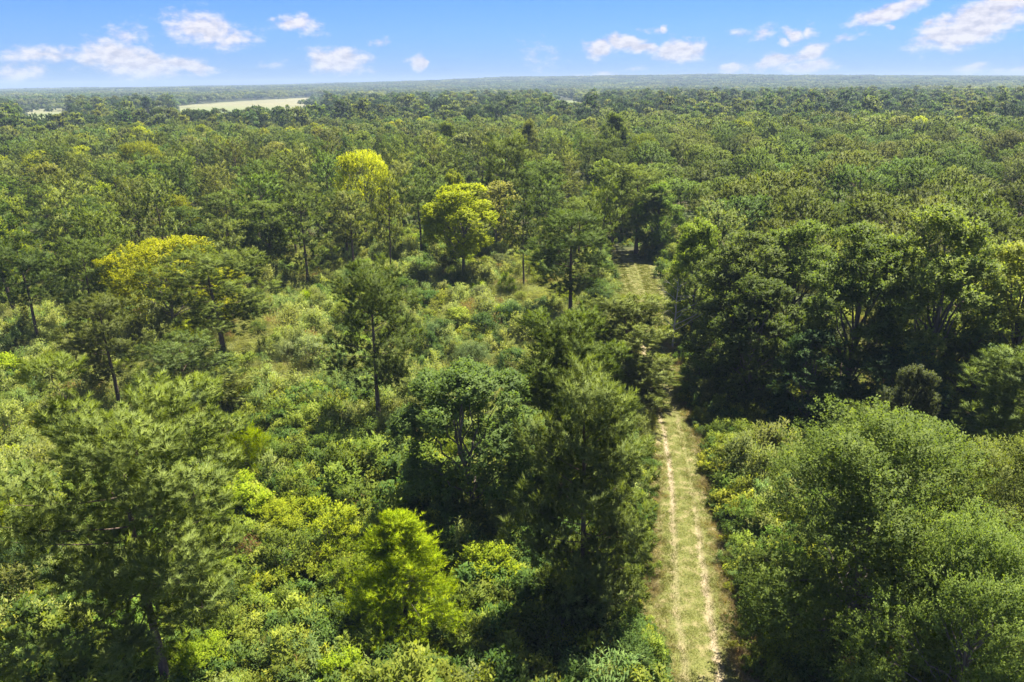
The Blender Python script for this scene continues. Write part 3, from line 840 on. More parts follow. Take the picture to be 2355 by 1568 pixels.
def whole(tree):
    """trunk and crown as one mesh, for the uncounted mass"""
    t, c = tree
    vt = np.empty(len(t.vertices) * 3, np.float32); t.vertices.foreach_get('co', vt)
    vc = np.empty(len(c.vertices) * 3, np.float32); c.vertices.foreach_get('co', vc)

    def polys(me):
        n = len(me.polygons); ls = np.empty(n, np.int32); me.polygons.foreach_get('loop_start', ls)
        lo = np.empty(len(me.loops), np.int32); me.loops.foreach_get('vertex_index', lo)
        k = len(me.loops) // n; return lo.reshape(n, k)
    ft, fc = polys(t), polys(c)
    tv = np.empty(len(c.vertices), np.float32); c.attributes['tint'].data.foreach_get('value', tv)
    nl = np.empty(len(c.loops) * 3, np.float32); c.corner_normals.foreach_get('vector', nl)
    cn = np.zeros((len(c.vertices), 3), np.float32); cn[fc.ravel()] = nl.reshape(-1, 3)
    tn = np.empty(len(t.vertices) * 3, np.float32); t.vertex_normals.foreach_get('vector', tn)
    me = make_mesh(c.name, np.r_[vt.reshape(-1, 3), vc.reshape(-1, 3)], [ft, fc + len(t.vertices)], t.materials[0], np.r_[np.full(len(t.vertices), .5), tv], normals=np.r_[tn.reshape(-1, 3), cn])
    me.materials.append(c.materials[0])
    me.polygons.foreach_set('material_index', np.r_[np.zeros(len(ft)), np.ones(len(fc))].astype(np.int32))
    return me


# ------------------------------------------------------------------ planting plan
TAKEN = []      # x, y, radius of everything planted by hand


def plant(name, tree, x, y, h, width=None, rot=0., color=(.06, .1, .03), label='', cat='tree', group=None, lean=(0, 0), mesh_h=None, pdead=None):
    t, c = tree
    e = link(name, None); e.location = (x, y, float(terr(x, y)))
    s = h / mesh_h; w = s if width is None else width
    e.scale = (w, w, s); e.rotation_euler = (lean[0], lean[1], rot)
    if t is not None: link('trunk', t, e)
    k = link('crown', c, e); k.color = (*color, 1)
    tag(e, label, cat, group)
    TAKEN.append((x, y, 1.2 + .12 * h))
    return e


def hero(name, tree, mesh_h, mesh_r, base, top_v, wid_u, color, label, cat='pine', rot=0., lean=(0, 0)):
    """base: where the foot stands in the picture; height and width follow from the crown's extent"""
    x, y = at(*base)
    r = hypot(x, y)
    d = ray(base[0], top_v); el = math.asin(d.z)
    h = CAM_H + r * math.tan(el)
    depth = px_of(x, y, h * .6)[2]
    rad = float(wid_u * 1024 / 2354 / FPX * depth / 2)
    return plant(name, tree, x, y, h, rad / mesh_r, rot, color, label, cat, None, lean, mesh_h)


G1, G2, G3 = (.158, .205, .062), (.190, .228, .078), (.138, .190, .058)
YG, YB, LG = (.28, .32, .05), (.40, .395, .06), (.19, .255, .055)
DK, MD = (.065, .105, .034), (.105, .145, .042)
# --- pines that stand out
HP = [
    (4, 15, 5.2, (398, 1640), 1005, 600, (.190, .232, .075), 'large broad-crowned pine nearest on the left, its bare lower trunk leaving the frame', .3),
    (0, 14, 3.7, (875, 1010), 640, 215, G1, 'tall slim pine with long bare trunk standing alone mid-clearing', 1.9),
    (2, 14, 3.9, (1338, 1470), 905, 330, G2, 'tall dense pine leafy almost to the ground beside the trail, left of the mown track', 2.2),
    (2, 14, 3.9, (1285, 1150), 752, 275, (.160, .225, .062), 'round full bright-green pine just behind the tall dense trailside pine', .8),
    (2, 14, 3.9, (1442, 930), 700, 270, G2, 'bushy pine leaning branches out over the middle of the trail', 4.0),
    (0, 14, 3.7, (1310, 745), 505, 215, G3, 'big dark pine left of the trail bend, beside the sunny grass opening', 5.0),
    (1, 13, 3.1, (1462, 583), 395, 150, G1, 'pine standing just past the trail bend, closing the sunny grass opening', 1.2),
    (0, 14, 3.7, (520, 845), 592, 255, G1, 'pine standing in front of the bright yellow spreading tree', 3.3),
    (3, 12, 3.5, (228, 795), 570, 150, G1, 'thin open pine with forked bare trunk left of the bright yellow tree', .4),
    (3, 12, 3.5, (92, 800), 555, 170, G3, 'open pine with bare dark trunk near the left frame edge', 2.6),
    (0, 14, 3.7, (280, 955), 695, 185, G2, 'slender pine with dead lower limbs below the forked thin pine', 5.2),
    (0, 14, 3.7, (438, 1010), 792, 215, (0.133, 0.174, 0.063), 'pale grey-green young pine with pompom tufts behind the large broad pine', 1.5),
    (0, 14, 3.7, (515, 965), 860, 150, G2, 'small pine with twisted dead lower branches beside the grey-green young pine', .2),
    (1, 13, 3.1, (2345, 1240), 835, 330, (0.133, 0.171, 0.058), 'pale pompom-tufted pine cut by the right frame edge above the big elms', .9),
    (1, 13, 3.1, (1965, 1200), 945, 170, (0.133, 0.174, 0.055), 'pine poking up behind the big elms, right of the trail', 2.0),
    (0, 14, 3.7, (1217, 548), 405, 80, G3, 'narrow dark pine with bare straight trunk, left one of the central pair', 3.0),
    (1, 13, 3.1, (1240, 560), 385, 110, G1, 'taller pine of the central pair with dark straight trunk', 4.1),
    (1, 13, 3.1, (1162, 560), 330, 110, G1, 'tall pine rising behind the yellow-green tree in the middle', 4.9),
    (1, 13, 3.1, (682, 590), 425, 95, G3, 'dark-stemmed pine left of the middle opening, behind the weedy slope', 2.4),
    (0, 14, 3.7, (532, 605), 450, 110, G1, 'pine right of the yellow bushes, above the bright yellow tree', 1.0),
    (1, 13, 3.1, (455, 620), 485, 100, G3, 'short dark pine above the bright yellow spreading tree', 1.7),
    (0, 14, 3.7, (1330, 620), 470, 120, G1, 'pine rising just behind the big dark pine at the trail bend', 1.7),
    (3, 12, 3.5, (970, 600), 420, 130, G1, 'loose pine beside the yellow-green tree with dark trunk', 3.6),
    (0, 14, 3.7, (800, 605), 450, 130, G1, 'mid-clearing pine left of the loose pine, with its trunk in the weeds', 5.5),
    (1, 13, 3.1, (190, 640), 470, 170, G3, 'dark pine over the left weeds, above the forked thin pine', 5.9),
    (0, 14, 3.7, (1385, 480), 330, 95, G1, 'pine at the head of the trail gap beside the right-hand stand', 5.9),
]
HERO_MH = [14, 13, 14, 12, 15]
for k, mh, mr, base, tv, wu, c, lab, rot in HP:
    hero('pine_tree', PH[k], mh, mr, base, tv, wu, c, lab, 'pine', rot)
# --- broadleaf trees that stand out
HB = [
    ('broadleaf_tree', BH[5], 13, 4.3, (1108, 1235), 850, 320, (.115, .155, .052), 'dark glossy broadleaf tree with slanting pale trunk in the central thicket', .5, (0, -.06)),
    ('broadleaf_tree', BH[5], 13, 4.3, (1063, 652), 432, 185, YG, 'yellow-green broadleaf tree with dark trunk standing in the weedy clearing', 2.0, (0, 0)),
    ('broadleaf_tree', BH[0], 13, 4.3, (1048, 610), 404, 75, (.22, .26, .04), 'small yellow-green crown peeping above the yellow-green tree', 1.2, (0, 0)),
    ('broadleaf_tree', BH[2], 11, 6.9, (400, 780), 562, 330, YB, 'wide bright yellow spreading tree behind a pine on the left', .9, (0, 0)),
    ('broadleaf_tree', BH[2], 11, 6.9, (848, 580), 362, 160, (.36, .375, .055), 'bright yellow rounded tree standing up among the pines', 3.1, (0, 0)),
    ('broadleaf_tree', BH[5], 13, 4.3, (620, 652), 470, 125, MD, 'dark-trunked broadleaf tree casting a deep shadow on the weeds', 4.0, (0, 0)),
    ('broadleaf_tree', BH[2], 11, 6.9, (420, 575), 455, 110, (.29, .33, .05), 'low yellow rounded tree above the bright yellow spreading tree', 5.0, (0, 0)),
    ('broadleaf_tree', BH[0], 13, 4.3, (10, 690), 480, 150, (.28, .32, .05), 'yellow broadleaf tree cut by the left frame edge', 5.4, (0, 0)),
    ('broadleaf_tree', BH[4], 12.5, 3.9, (1722, 950), 642, 215, MD, 'vine-smothered column-shaped tree at the right side of the trail', .3, (0, 0)),
    ('broadleaf_tree', BH[3], 12, 6.8, (1955, 1500), 985, 690, (.155, .205, .058), 'large spreading elm filling the lower right beside the mown trail', .2, (0, 0)),
    ('broadleaf_tree', BH[3], 12, 6.8, (2300, 1440), 1015, 460, (.165, .208, .060), 'large elm at the lower right frame edge, behind the other elms', 2.3, (0, 0)),
    ('broadleaf_tree', BH[3], 12, 6.8, (2150, 1740), 1220, 520, (.150, .205, .058), 'nearest elm at the bottom right, in front of the two larger elms', 4.0, (0, 0)),
    ('broadleaf_tree', BH[0], 13, 4.3, (2050, 1170), 852, 150, (.12, .15, .07), 'pale feathery-leaved tree above the big elms on the right', 2.9, (0, 0)),
    ('broadleaf_tree', BH[1], 16, 4.9, (1680, 890), 555, 285, (0.161, 0.214, 0.064), 'dark broadleaf tree with bare grey limbs beside the trail bend', 1.1, (0, 0)),
    ('broadleaf_tree', BH[1], 16, 4.9, (1935, 985), 540, 300, (0.195, 0.250, 0.076), 'tall plumed broadleaf tree behind the vine-smothered tree', 2.1, (0, 0)),
    ('broadleaf_tree', BH[1], 16, 4.9, (2110, 1010), 495, 330, (0.209, 0.255, 0.076), 'tallest plumed broadleaf tree in the dark right-hand wall of trees', 3.1, (0, 0)),
    ('broadleaf_tree', BH[1], 16, 4.9, (2290, 1000), 560, 330, (.215, .255, .070), 'light-topped broadleaf tree in the right-hand wall, near the frame edge', 4.3, (0, 0)),
    ('broadleaf_tree', BH[1], 16, 4.9, (1800, 860), 520, 230, (0.156, 0.204, 0.058), 'dark broadleaf tree between the plumed trees and the trail bend', 5.3, (0, 0)),
    ('broadleaf_tree', BH[1], 16, 4.9, (2420, 900), 480, 300, (0.143, 0.185, 0.058), 'dark broadleaf tree half out of the frame in the right-hand wall', .3, (0, 0)),
    ('broadleaf_tree', BH[0], 13, 4.3, (1590, 780), 520, 150, LG, 'bright green broadleaf tree right of the sunny grass opening', .3, (0, 0)),
    ('broadleaf_tree', BH[0], 13, 4.3, (1510, 590), 430, 120, (.14, .19, .045), 'light green broadleaf tree where the trail enters the woods', 4.4, (0, 0)),
    ('broadleaf_tree', BH[0], 13, 4.3, (1428, 545), 400, 95, (.17, .22, .055), 'fresh green broadleaf tree closing the end of the mown trail', .8, (0, 0)),
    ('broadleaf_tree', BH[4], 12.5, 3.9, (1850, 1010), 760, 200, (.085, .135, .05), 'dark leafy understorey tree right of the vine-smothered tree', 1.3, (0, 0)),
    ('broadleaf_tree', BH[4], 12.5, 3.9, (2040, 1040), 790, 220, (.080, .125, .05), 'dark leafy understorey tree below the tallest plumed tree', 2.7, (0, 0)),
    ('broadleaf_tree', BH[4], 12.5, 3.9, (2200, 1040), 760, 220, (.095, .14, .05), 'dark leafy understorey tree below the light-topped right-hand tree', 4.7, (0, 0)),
    ('broadleaf_tree', BH[2], 11, 6.9, (1470, 470), 318, 110, (.17, .21, .045), 'yellowish broadleaf tree over the trail gap, nearer one', 1.4, (0, 0)),
    ('broadleaf_tree', BH[0], 13, 4.3, (1405, 430), 268, 80, (.18, .23, .045), 'yellowish broadleaf tree over the trail gap, farther one', 2.4, (0, 0)),
    ('broadleaf_tree', BH[0], 13, 4.3, (1028, 420), 288, 70, (.16, .21, .04), 'light green rounded crown among the distant middle pines', 2.9, (0, 0)),
    ('broadleaf_tree', BH[0], 13, 4.3, (1218, 430), 283, 60, (.20, .22, .06), 'yellow-capped slim tree with visible trunk among distant pines', 5.1, (0, 0)),
    ('broadleaf_tree', BH[0], 13, 4.3, (1070, 455), 315, 90, (.21, .24, .12), 'pale cream-tipped rounded tree among the middle pines', 3.9, (0, 0)),
    ('broadleaf_tree', BH[2], 11, 6.9, (345, 480), 335, 130, (.20, .23, .04), 'yellow-green tree in the pines toward the far left pasture', 3.2, (0, 0)),
]
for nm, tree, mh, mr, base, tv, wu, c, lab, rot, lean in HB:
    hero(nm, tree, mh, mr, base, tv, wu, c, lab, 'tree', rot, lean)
hero('conical_tree', FE[0], 7.8, 2.7, (932, 1475), 1188, 275, (.33, .405, .06), 'bright yellow-green cone-shaped feathery tree in the lower middle', 'tree', 1.0)

# --- pines by the hundred: scattered on the left, packed on the right
rngP = np.random.default_rng(5)
EDGE_U = np.array([1460, 1420, 1400, 1390]); 


def poisson(cands, mind, existing=()):
    """keep candidates no nearer to each other than mind(x, y)"""
    cell, grid, out = 3.0, {}, []
    for x, y, r in existing: grid.setdefault((int(x // cell), int(y // cell)), []).append((x, y))
    for x, y in cands:
        m = mind(x, y); k = int(m // cell) + 1; cx, cyy = int(x // cell), int(y // cell); ok = True
        for i in range(cx - k, cx + k + 1):
            for j in range(cyy - k, cyy + k + 1):
                for a, b in grid.get((i, j), ()):
                    if (a - x) ** 2 + (b - y) ** 2 < m * m: ok = False; break
                if not ok: break
            if not ok: break
        if ok: grid.setdefault((cx, cyy), []).append((x, y)); out.append((x, y))
    return np.array(out)


def wedge(n, r0, r1, rng, a0=-.72, a1=.72):
    r = np.sqrt(rng.random(n) * (r1 * r1 - r0 * r0) + r0 * r0); a = rng.uniform(a0, a1, n)
    return np.c_[r * np.sin(a), r * np.cos(a)]


def side_of_trail(x, y):
    """>0: right of the trail and of the ride that continues it"""
    d, st = trail_dist(x, y)
    return d


STAND_AZ = azel(1390, 300)[0]
cand = wedge(9000, 62, 400, rngP)
sdist, stn = trail_dist(cand[:, 0], cand[:, 1])
rad = np.hypot(*cand.T)
right = sdist > 0
keep = np.where(right, (sdist > np.where(stn > ST_END + 6, 2.5, 9)) & (rad > 78 - 10 * (np.arctan2(*cand.T) > .3)), (sdist < np.where(stn > ST_END + 6, -1.0, -3)) & (rad > 108))
cand, right, rad = cand[keep], right[keep], rad[keep]


def mind(x, y):
    r = hypot(x, y)
    d, _ = trail_dist(x, y)
    if d[0] > 0: return 9.2
    return float(np.interp(r, [100, 140, 200, 300], [10.5, 8.2, 6.8, 6.2]))


pts = poisson(cand, mind, TAKEN)
pr = np.hypot(*pts.T); pd, _ = trail_dist(pts[:, 0], pts[:, 1])
is_r = pd > 0
u_, v_, w_ = px_of(pts[:, 0], pts[:, 1], 12)
inview = (u_ > -25) & (u_ < 1050)
pts, pr, is_r = pts[inview], pr[inview], is_r[inview]
order = np.argsort(pr); pts, pr, is_r = pts[order], pr[order], is_r[order]
# a share of the left wood is broadleaf
kindB = (rngP.random(len(pts)) < np.where(is_r, .05, np.where(pr < 150, .03, .20)))
lf = ~is_r & ~kindB; rt = is_r & ~kindB
N_LEFT, N_RIGHT = 150, 115
STAND, LOOSE, MIXED = [], [], {}
cnt = {'l': 0, 'r': 0}; rest = []; restB = []; nB = 0
DEPTH_L = [(150, 'pine in the loose wood just beyond the weedy clearing, left of the trail', 'pines behind the clearing'),
           (999, 'pine in the thickening wood between the clearing and the far pasture', 'pines toward the pasture')]
for i, (x, y) in enumerate(pts):
    h = rngP.uniform(10.5, 16.0) if not is_r[i] else rngP.uniform(13.0, 17.6)
    rot = rngP.random() * 6.28; c = PINE_C[rngP.integers(4)]
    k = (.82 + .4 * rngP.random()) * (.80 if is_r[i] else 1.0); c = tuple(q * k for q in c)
    if kindB[i]:
        restB.append((x, y, h, rot, is_r[i])); continue
    if is_r[i] and cnt['r'] < N_RIGHT:
        cnt['r'] += 1; j = rngP.integers(3)
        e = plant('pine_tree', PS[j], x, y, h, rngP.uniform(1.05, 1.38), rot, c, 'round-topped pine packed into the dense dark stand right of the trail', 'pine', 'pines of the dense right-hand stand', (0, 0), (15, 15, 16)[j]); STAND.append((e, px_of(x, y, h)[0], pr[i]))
    elif not is_r[i] and cnt['l'] < N_LEFT:
        cnt['l'] += 1; j = rngP.integers(4)
        lab, gr = next((b, g) for a, b, g in DEPTH_L if pr[i] < a)
        e = plant('pine_tree', PM[j], x, y, h, rngP.uniform(.85, 1.2), rot, c, lab, 'pine', gr, (rngP.normal(0, .03), rngP.normal(0, .03)), (14, 14, 15, 13)[j]); LOOSE.append((e, px_of(x, y, h)[0], pr[i]))
    else:
        rest.append((x, y, h, rot, is_r[i], pr[i]))
rest = np.array(rest, float)
far_ = rest[:, 5] > 260
idx = np.where(rest[:, 4] > .5, rngP.integers(0, 3, len(rest)), 3 + rngP.integers(0, 4, len(rest)))
idx = np.where(far_, 7 + rngP.integers(0, 4, len(rest)), idx)
mh = np.array([15, 15, 16, 14, 14, 15, 13, 14.5, 14.5, 14.5, 14.5])[idx]
sc = rest[:, 2] / mh
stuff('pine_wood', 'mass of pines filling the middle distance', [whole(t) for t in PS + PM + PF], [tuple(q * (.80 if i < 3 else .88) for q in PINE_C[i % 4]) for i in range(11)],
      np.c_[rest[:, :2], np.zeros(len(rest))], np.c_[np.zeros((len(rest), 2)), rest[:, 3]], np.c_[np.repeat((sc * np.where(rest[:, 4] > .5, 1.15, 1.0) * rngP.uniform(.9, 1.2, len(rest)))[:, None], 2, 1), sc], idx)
# broadleaf trees in between
BC = [(.24, .28, .05), (.16, .205, .05), (.31, .335, .055), (.12, .165, .05), (.19, .205, .065)]
for (x, y, h, rot, r_) in restB:
    j = rngP.integers(3); ci = rngP.integers(5)
    if hypot(x, y) < 165 and ci in (0, 2): ci = (1, 4)[ci // 2]
    w = ['yellow-green', 'mid-green', 'bright yellow-green', 'dark green', 'olive'][ci]
    lab = f'{w} broadleaf tree mixed into the ' + ('dense right-hand pine stand' if r_ else 'pine wood left of the trail')
    e = plant('broadleaf_tree', BM[j], x, y, h * rngP.uniform(.8, 1.02), rngP.uniform(.75, 1.15), rot, BC[ci], lab, 'tree', w + ' broadleaf trees of the ' + ('right stand' if r_ else 'left wood'), (0, 0), (14, 15, 12)[j]); MIXED.setdefault((w, bool(r_)), []).append((e, px_of(x, y, h)[0], hypot(x, y)))

# --- which one: row and place for every tree of the stands
ORD = 'first second third fourth fifth sixth seventh eighth ninth tenth eleventh twelfth thirteenth fourteenth fifteenth sixteenth seventeenth eighteenth nineteenth twentieth'.split()


def ordinal(k):
    return ORD[k] if k < 20 else ('twenty-' + ORD[k - 20] if k < 29 else ('thirtieth' if k == 29 else 'thirty-' + ORD[k - 30] if k < 39 else f'{k + 1}th'))


def rows(items, per, text):
    """items: (object, picture u, distance); nearest rows first, counted from the left"""
    items = sorted(items, key=lambda t: t[2])
    for r0 in range(0, len(items), per):
        for k, (e, u, d) in enumerate(sorted(items[r0:r0 + per], key=lambda t: t[1])):
            e['label'] = text.format(n=ordinal(k), r=ordinal(r0 // per))


rows(STAND, 10, '{n} pine from the trail gap in the {r} row of the dense right-hand stand')
rows(LOOSE, 12, '{n} pine from the left in the {r} row of the wood beyond the clearing')
for (w, r_), it in MIXED.items():
    rows(it, 9, ('{n} ' + w + ' broadleaf tree from the trail, {r} row of the right-hand stand') if r_ else ('{n} ' + w + ' broadleaf tree from the left, {r} row of the pine wood'))

# --- far woods
rngF = np.random.default_rng(9)
cand = poisson(wedge(16000, 395, 1000, rngF), lambda x, y: 8.0)
m = ~in_field(cand[:, 0], cand[:, 1], .001) & ~in_corridor(cand[:, 0], cand[:, 1])
cand = cand[m]; n = len(cand); s = rngF.uniform(.65, 1.4, n); rc_ = np.hypot(*cand.T); ac_ = np.arctan2(*cand.T)
s = np.where(np.any([(ac_ > f_[0][0] - .01) & (ac_ < f_[0][-1] + .01) for f_ in FIELDS], 0), np.where(rc_ > 470, .93, 1) * np.maximum(.35, np.where(rc_ > 470, 1, np.minimum(1, s)) * (30.2 - rc_ * .0262) / 15.5), s)
FC = [(.090, .130, .050), (.120, .145, .060), (.145, .170, .055), (.070, .108, .045)]
stuff('far_woods', 'hazy mixed woods beyond the pine stands', [whole(t) for t in BF] + [whole(t) for t in PF[:2]], FC + [(.05, .078, .03)] * 2,
      np.c_[cand, terr(cand[:, 0], cand[:, 1])], np.c_[np.zeros((n, 2)), rngF.random(n) * 6.28], np.c_[s, s, s * rngF.uniform(.85, 1.15, n)], rngF.integers(0, 6, n))


def patch(seed, size=64, n=58):
    """a piece of closed far canopy: many lumpy crowns"""
    rng = np.random.default_rng(seed); VV, TT, NL_ = [], [], []
    for i in range(n):
        cx, cy_ = rng.uniform(-size / 2, size / 2, 2); R = rng.uniform(3.2, 5.5); H = rng.uniform(9, 16)
        k = 46
        d = nrm(rng.normal(size=(k, 3)) + np.array([0, 0, .45])); d[:, 2] = np.abs(d[:, 2]) * 1.0 - .2
        P = np.array([cx, cy_, H - R]) + d * R * rng.uniform(.8, 1.08, (k, 1))
        a, b = frames(nrm(d + rng.normal(0, .35, d.shape)), rng)
        s = rng.uniform(.8, 1.5, (k, 1))
        VV.append(np.stack([P - a * s, P + b * s, P + a * s, P - b * s], 1).reshape(-1, 3)); t0 = rng.random()
        NL_.append(np.repeat(nrm(d + np.array([0, 0, .3])), 4, 0))
        TT.append(np.clip(np.repeat(t0 * .6 + .4 * rng.random(k), 4), 0, 1))
    V = np.concatenate(VV)
    return make_mesh('far_canopy', V, np.arange(len(V)).reshape(-1, 4), MAT['leaf'], np.concatenate(TT), normals=np.concatenate(NL_))


def far_patches():
    P = []
    for r in np.arange(1000, 8600, 58):
        step = 58 / r
        for a in np.arange(-.74, .74, step): P.append((r * sin(a + (r % 7) * step / 7), r * cos(a + (r % 7) * step / 7)))
    P = np.array(P) + rngF.normal(0, 5, (len(P), 2))
    m_ = ~in_field(P[:, 0], P[:, 1], .012) & ~in_corridor(P[:, 0], P[:, 1]); P = P[m_]
    n_ = len(P)
    return stuff('distant_forest', 'blue-hazed forest rolling away to the horizon', [patch(200 + i) for i in range(5)], FC + [(.07, .1, .04)],
                 np.c_[P, terr(P[:, 0], P[:, 1])], np.c_[np.zeros((n_, 2)), rngF.random(n_) * 6.28], np.c_[np.ones((n_, 2)), rngF.uniform(.75, 1.2, n_)], rngF.integers(0, 5, n_))


far_patches()

# ------------------------------------------------------------------ shrubs that can be told apart
rngS = np.random.default_rng(17)
SH_H = [3.2, 2.6, 4.2, 2.2]; SH_N = ['rounded', 'ferny', 'upright', 'sprawling']
WC = [((.22, .275, .07), 'light green'), ((.235, .295, .05), 'yellow-green'), ((.145, .21, .055), 'mid-green'), ((.10, .16, .055), 'dark green'), ((.23, .27, .125), 'grey-green')]
HS = [  # shrubs that stand out: base, height, width, kind, colour, label
    ((708, 712), 2.6, 3.4, 'f', (.26, .32, .04), 'yellow-green feathery bush alone on the weedy slope'),
    ((575, 1110), 4.6, 4.0, 'f', (.25, .31, .035), 'tall yellow feathery bush behind the large broad pine'),
    ((25, 1330), 5.5, 4.6, 'f', (.27, .33, .04), 'yellow feathery bush cut by the left frame edge'),
    ((130, 870), 2.8, 4.0, 's0', (.20, .24, .05), 'yellowish rounded bush below the open pine on the left'),
    ((40, 1040), 4.0, 4.6, 's0', (.23, .27, .09), 'pale yellow-green bush at the left frame edge beside tall grass'),
    ((75, 1400), 4.2, 3.8, 's1', (.11, .18, .07), 'blue-green drooping bush left of the large broad pine'),
    ((1000, 800), 2.6, 4.2, 's1', (.13, .19, .08), 'pale ferny shrub patch in the middle clearing, farther one'),
    ((1085, 860), 3.0, 5.0, 's1', (.15, .21, .085), 'pale ferny shrub patch in the middle clearing, nearer one'),
    ((1170, 770), 3.6, 3.6, 's1', (.11, .17, .07), 'ferny shrub beside the dark thicket in the clearing'),
    ((760, 1090), 3.2, 4.0, 's2', (.13, .20, .05), 'bright green upright shrub below the lone slim pine'),
    ((1170, 560), 3.0, 5.0, 's1', (.16, .21, .08), 'pale ferny shrub below the central pine pair'),
    ((1720, 1060), 2.4, 5.0, 's3', (.12, .16, .04), 'low bramble mound on the right bank of the trail'),
    ((1440, 1560), 2.6, 3.4, 's1', (.12, .19, .06), 'green ferny shrub at the bottom edge left of the trail'),
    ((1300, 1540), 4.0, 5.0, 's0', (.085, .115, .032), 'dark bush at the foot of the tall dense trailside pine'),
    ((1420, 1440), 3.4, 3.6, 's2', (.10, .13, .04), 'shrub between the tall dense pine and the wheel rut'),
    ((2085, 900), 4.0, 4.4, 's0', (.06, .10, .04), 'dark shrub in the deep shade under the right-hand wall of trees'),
]
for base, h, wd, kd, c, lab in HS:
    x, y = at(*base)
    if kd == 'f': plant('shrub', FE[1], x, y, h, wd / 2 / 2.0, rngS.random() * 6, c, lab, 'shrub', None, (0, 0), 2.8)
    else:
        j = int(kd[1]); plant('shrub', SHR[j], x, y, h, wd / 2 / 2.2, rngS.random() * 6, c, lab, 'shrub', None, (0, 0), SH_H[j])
cand = np.concatenate([wedge(900, 27, 62, rngS), wedge(1500, 62, 128, rngS)])
d_, st_ = trail_dist(cand[:, 0], cand[:, 1])
uu, vv, ww = px_of(cand[:, 0], cand[:, 1], 1.0)
ok = (np.abs(d_) > np.where(_S[st_] > S_GRASS - 4, 5.2, 3.4)) & (uu > -12) & (uu < 1036) & (vv < 715) & ~((d_ > 16) & (np.hypot(*cand.T) > 45))
cand = cand[ok]
sp = poisson(cand, lambda x, y: 3.0 if hypot(x, y) < 60 else 4.2, TAKEN[:0])
rr = np.hypot(*sp.T); sp = sp[np.argsort(rr)][:285]
LM = [(850, 400, 'bright yellow rounded tree'), (1065, 510, 'yellow-green tree with the dark trunk'), (400, 640, 'bright yellow spreading tree'), (870, 750, 'lone slim pine'), (1310, 600, 'big dark pine at the trail bend'),
      (1720, 760, 'vine-smothered tree'), (1040, 980, 'dark glossy tree'), (930, 1320, 'cone-shaped feathery tree'), (1330, 1150, 'tall dense trailside pine'), (1990, 1200, 'large spreading elm'), (390, 1250, 'large broad pine'),
      (1225, 460, 'central pine pair'), (2290, 950, 'pale pine at the right edge'), (80, 680, 'open pine near the left edge'), (440, 890, 'grey-green young pine'), (575, 1070, 'tall yellow feathery bush'), (1020, 790, 'pale ferny patch'), (30, 1260, 'yellow bush at the left edge')]
SEEN = {}
for x, y in sp:
    r = hypot(x, y); dd = trail_dist(x, y)[0][0]
    j = int(rngS.choice(4, p=[.36, .22, .18, .24])); ci = int(rngS.choice(5, p=[.30, .14, .26, .14, .16]))
    c, w = WC[ci]; k = rngS.uniform(.8, 1.15)
    if dd > 0 and ci in (1, 4): ci = 2; c, w = WC[2]
    where = 'right of the trail' if dd > 0 else ('in the near thicket left of the trail' if r < 62 else 'on the weedy clearing left of the trail')
    h = SH_H[j] * rngS.uniform(.55, 1.05)
    u0, v0 = (float(q) * 2354 / 1024 for q in px_of(x, y, h * .5)[:2])
    lu, lv, ln_ = min(LM, key=lambda t: (t[0] - u0) ** 2 + (t[1] - v0) ** 2)
    side = ['right of', 'above and right of', 'above', 'above and left of', 'left of', 'below and left of', 'below', 'below and right of'][int(round(atan2(lv - v0, u0 - lu) / (pi / 4))) % 8]
    key_ = (SH_N[j], w, ln_, side); SEEN.setdefault(key_, []).append(((u0 - lu) ** 2 + (v0 - lv) ** 2, len(bpy.data.objects)))
    e = plant('shrub', SHR[j], x, y, h, h / SH_H[j] * rngS.uniform(.8, 1.25), rngS.random() * 6, tuple(q * k for q in c), f'{SH_N[j]} {w} shrub {where}', 'shrub', f'{SH_N[j]} {w} shrubs {where}', (0, 0), SH_H[j])
    SEEN[key_][-1] = (SEEN[key_][-1][0], e)
for (a_, b_, c_, d_), it in SEEN.items():
    for k, (q_, e) in enumerate(sorted(it, key=lambda t: t[0])):
        e['label'] = (f'{a_} {b_} shrub {d_} the {c_}' if len(it) == 1 else f'{ordinal(k)} {a_} {b_} shrub {d_} the {c_}')

# ------------------------------------------------------------------ lone trees in the far pasture
for u0, v0, h_, lab in [(452, 238.5, 13, 'lone round tree standing at the near end of the far pasture'), (500, 235, 8, 'small bush-like tree in the middle of the far pasture'), (577, 231.8, 10, 'left tree of the touching pair in the far pasture'),
                        (590, 231.2, 11, 'right tree of the touching pair in the far pasture'), (640, 228.6, 12, 'lone dark tree along the far edge of the pasture'), (428, 241.5, 13, 'dark tree at the left corner of the far pasture')]:
    x, y = at(u0, v0); plant('pasture_tree', BF[int(u0) % 4], x, y, h_, h_ / 14, u0, (.09, .13, .05), lab, 'tree', 'lone trees in the far pasture', (0, 0), 14)

